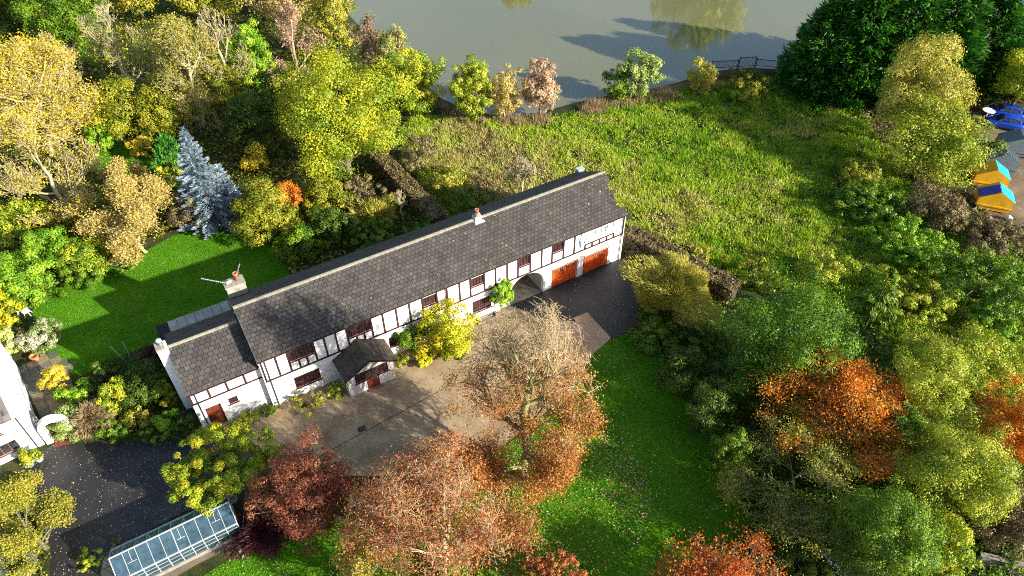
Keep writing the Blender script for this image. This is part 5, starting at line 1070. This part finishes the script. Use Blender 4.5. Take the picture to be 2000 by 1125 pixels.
k = 10; ci = np.repeat(np.arange(len(C)), k); of = g.normal(0, .13, (len(ci), 2)); P = C[ci]+of; wl = g.normal(0, .22, (len(C), 2))[ci]+of*3.6+g.normal(0, .16, (len(ci), 2)); wl *= np.minimum(1, .9/np.maximum(np.linalg.norm(wl, axis=1), 1e-6))[:, None]
dmw = np.clip(edge_dist(MEADOW, C)/4, 0, 1); hC = .25+.42*vnoise(C[:, 0], C[:, 1], 1.6, 12)
bigp = vnoise(C[:, 0], C[:, 1], 7., 13); hx, hy = C[:, 0]-10, C[:, 1]-62
nearhouse = np.exp(-((C[:, 0]-2)**2/260+(C[:, 1]-64)**2/90))+np.exp(-((C[:, 0]-16)**2/60+(C[:, 1]-52)**2/60))+.7*np.exp(-((C[:, 0]-38)**2/90+(C[:, 1]-45)**2/60))
tC = .30+.34*(vnoise(C[:, 0], C[:, 1], 1.1, 14)-.5)+.40*(bigp-.5)+.28*(g.random(len(C))-.5)+.24*nearhouse+.3*np.exp(-((C[:, 0]+6)**2/60+(C[:, 1]-72)**2/70))+.22*np.clip(vnoise(C[:, 0], C[:, 1], 3.4, 91)*2.6-1.5, 0, 1)
mz = lambda Q: np.clip(np.clip(edge_dist(MEADOW, Q)/4, 0, 1)*meadow_z(Q[:, 0], Q[:, 1]), -.02, 1)-.03
blades(P, (hC[ci])*(.6+.8*g.random(len(ci))), .10, wl, g, tC[ci]+.10*(g.random(len(ci))-.5), mz, 'meadow_grass', 'meadow', 'rough tussocky meadow grass between the house and the lake')
Q = scatter(MEADOW, 42000, 15); Q = Q[g.random(len(Q)) < 1.7*vnoise(Q[:, 0], Q[:, 1], 2.6, 18)-.3]; m = len(Q); qz = mz(Q)+.08+.4*g.random(m)*vnoise(Q[:, 0], Q[:, 1], 1.2, 19)
V, F = cards(np.column_stack([Q, qz]), g.normal(0, .5, (m, 3))+[0, 0, .8], .2*(.6+.8*g.random(m)), .12, g)
nb_ = np.exp(-((Q[:, 0]-2)**2/260+(Q[:, 1]-64)**2/90))+np.exp(-((Q[:, 0]-16)**2/60+(Q[:, 1]-52)**2/60))
tag(link('meadow_weeds', np_mesh('meadow_weeds', V, F, LEAF['meadow'], np.clip(.04+.42*vnoise(Q[:, 0], Q[:, 1], 1.8, 20)+.25*g.random(m)+.35*nb_, 0, 1)), kind='stuff'), 'broad leaved weeds mixed through the meadow grass', 'weeds')
# reeds on the lake bank
bank = np.array([pt(p) for p in [(850,200),(900,218),(970,229),(1050,228),(1130,208),(1170,197),(1250,187),(1320,172),(1400,148),(1520,142),(1530,160),(1400,176),(1320,198),(1180,222),(1060,246),(960,246),(860,226)]])
C = scatter(bank, 4200, 6); C = C[g.random(len(C)) < 1.6*vnoise(C[:, 0], C[:, 1], 2.5, 31)-.35]; ci = np.repeat(np.arange(len(C)), 5); P = C[ci]+g.normal(0, .18, (len(ci), 2))
blades(P, (.35+.9*vnoise(C[:, 0], C[:, 1], 1.7, 34))[ci]*(.5+.8*g.random(len(ci))), .09, g.normal(0, .26, (len(ci), 2)), g, .5*vnoise(P[:, 0], P[:, 1], 1.5, 33)+.4*g.random(len(ci)), None, 'reed_bed', 'reed', 'brown reeds and dead stems along the near lake bank')
def undergrowth(name, poly, n, pal, hmax, label, seed, leafsz=.22):
    P = scatter(poly, n, seed); r = np.random.default_rng(seed); keep = r.random(len(P)) < .3+.9*vnoise(P[:, 0], P[:, 1], 1.6, seed)
    for ex in (LAWN_B, LAWN_F, LAWN_S, DRIVE_R, DRIVE_L, DRIVE_C, LAKE, [huv(*q)[:2] for q in ((-6.3,-2.4),(34.5,-2.4),(34.5,10.7),(-6.3,10.7))], [pt(p) for p in ((195,1130),(215,1060),(455,965),(500,1040),(330,1140))], [NA+[.2,-1], NA+[4.2,1.6], NA+[-5,12], NA+[-16,4], NA+[-14,-12]], [pt(p) for p in ((1895,215),(2100,205),(2100,440),(1960,440),(1900,340))]):
        keep &= ~inside(ex, P)
    P = P[keep]; m = len(P); hz = hmax*vnoise(P[:, 0], P[:, 1], 1.3, seed+1); z = hz*r.random(m)**.6+.03
    V, F = cards(np.column_stack([P, z]), r.normal(0, .5, (m, 3))+[0, 0, .8], leafsz*(.6+.8*r.random(m)), leafsz*.55, r); t = .55*vnoise(P[:, 0], P[:, 1], 2.0, seed+2)+.4*r.random(m)
    o = link(name, np_mesh(name, V, F, LEAF[pal], np.clip(t, 0, 1)), kind='stuff'); tag(o, label, 'undergrowth'); return o
PX = lambda L: np.array([pt(p) for p in L])
undergrowth('wood_undergrowth', PX([(-120,-60),(640,-60),(660,20),(760,120),(850,200),(800,240),(740,300),(860,440),('u',12,8.6),('u',6.5,8.6),(555,520),(450,455),(345,456),(230,516),(60,602),(-120,640)]), 62000, 'olive', 1.3, 'tangled undergrowth filling the wood and borders behind the back lawn', 41, .28)
undergrowth('bed_undergrowth', PX([(40,620),(95,700),(150,735),(300,668),(330,700),(400,838),(340,855),(130,865),(95,790),(20,700)]), 7000, 'bramble', .7, 'low green ground cover in the bed beside the low wing', 42, .18)
undergrowth('right_undergrowth', PX([(1225,520),(1420,590),(1640,600),(1760,690),(2080,820),(2120,1200),(1480,1200),(1470,1010),(1425,925),(1335,745),(1275,668),(1240,640)]), 46000, 'bramble', 1.2, 'dark leafy ground cover under the trees right of the lawn', 43, .2)
undergrowth('slope_undergrowth', PX([(1530,150),(1760,110),(2080,60),(2120,215),(1890,215),(1900,340),(1935,430),(2120,450),(2120,600),(1990,490),(1790,400),(1745,330),(1700,250),(1640,195)]), 26000, 'brown', 1.1, 'brown and green scrub on the slope round the yard', 44, .28)
undergrowth('drive_undergrowth', PX([(-60,930),(40,945),(60,1000),(105,1060),(90,1180),(-60,1180)]), 4000, 'olive', .5, 'mixed low plants at the lower left edge of the drive', 45, .16)
undergrowth('lawn_undergrowth', PX([(480,1020),(640,880),(960,880),(900,960),(1020,1080),(900,1180),(560,1180)]), 200, 'mid', .3, 'sparse seedlings in the deep shade below the front trees', 46, .16)
# short grass blades give the lawns their nap
for P_, nm, lab, nn in ((LAWN_B, 'back_lawn_grass', 'short mown grass of the back lawn', 60000), (LAWN_F, 'front_lawn_grass', 'short mown grass of the front lawn', 90000), (LAWN_S, 'small_lawn_grass', 'short grass of the small lawn in the wood', 9000)):
    Q = scatter(P_, nn, 51); Q = Q[~inside(np.array([huv(*q)[:2] for q in ((-6,-2.4),(34,-2.4),(34,8),(-6,8))]), Q)]; m = len(Q)
    blades(Q, .05+.05*g.random(m), .06, g.normal(0, .35, (m, 2)), g, .45*vnoise(Q[:, 0], Q[:, 1], 1.2, 52)+.5*g.random(m), lambda Z_: np.full(len(Z_), .008), nm, 'lawn', lab)
def litter(name, poly, n, label, seed, z=.03, sz=.11, ex=None):
    P = scatter(poly, n, seed); r = np.random.default_rng(seed); P = P[r.random(len(P)) < .15+1.0*vnoise(P[:, 0], P[:, 1], 4., seed)**1.5]
    if ex is not None: P = P[~inside(ex, P)]
    m = len(P); V, F = cards(np.column_stack([P, np.full(m, z)+.02*r.random(m)]), r.normal(0, .25, (m, 3))+[0, 0, 1.], sz*(.6+.8*r.random(m)), sz*.65, r); o = link(name, np_mesh(name, V, F, LEAF['litter'], .1+.9*r.random(m)), kind='stuff'); tag(o, label, 'leaves')
litter('front_fallen_leaves', LAWN_F, 3800, 'fallen autumn leaves scattered over the front lawn', 61, .06)
c0 = bpy.data.objects['beech_tree'].location; th_ = np.linspace(0, 6.283, 24)[:-1]
for nm, ob, rr, n_, lab in (('beech_fallen_leaves', 'beech_tree', 7.5, 6500, 'thick carpet of fallen leaves under the large beech'), ('rust_fallen_leaves', 'beech_tree.001', 7.5, 5500, 'thick carpet of fallen leaves under the rust tree')):
    c = bpy.data.objects[ob].location; litter(nm, np.stack([c.x+1.5+rr*np.cos(th_), c.y-1.+rr*.9*np.sin(th_)], 1), n_, lab, 62, .06, .12, DRIVE_C)
litter('drive_fallen_leaves', DRIVE_L, 3000, 'fallen leaves scattered on the neighbouring asphalt drive', 64, .03, .075)
litter('concrete_fallen_leaves', DRIVE_C, 500, 'a few dark leaves on the concrete drive', 65, .03, .10); litter('garage_fallen_leaves', DRIVE_R, 500, 'a few fallen leaves on the asphalt before the garages', 66, .03, .09)
litter('back_fallen_leaves', LAWN_B, 900, 'pale fallen leaves speckling the back lawn', 67, .06, .07)
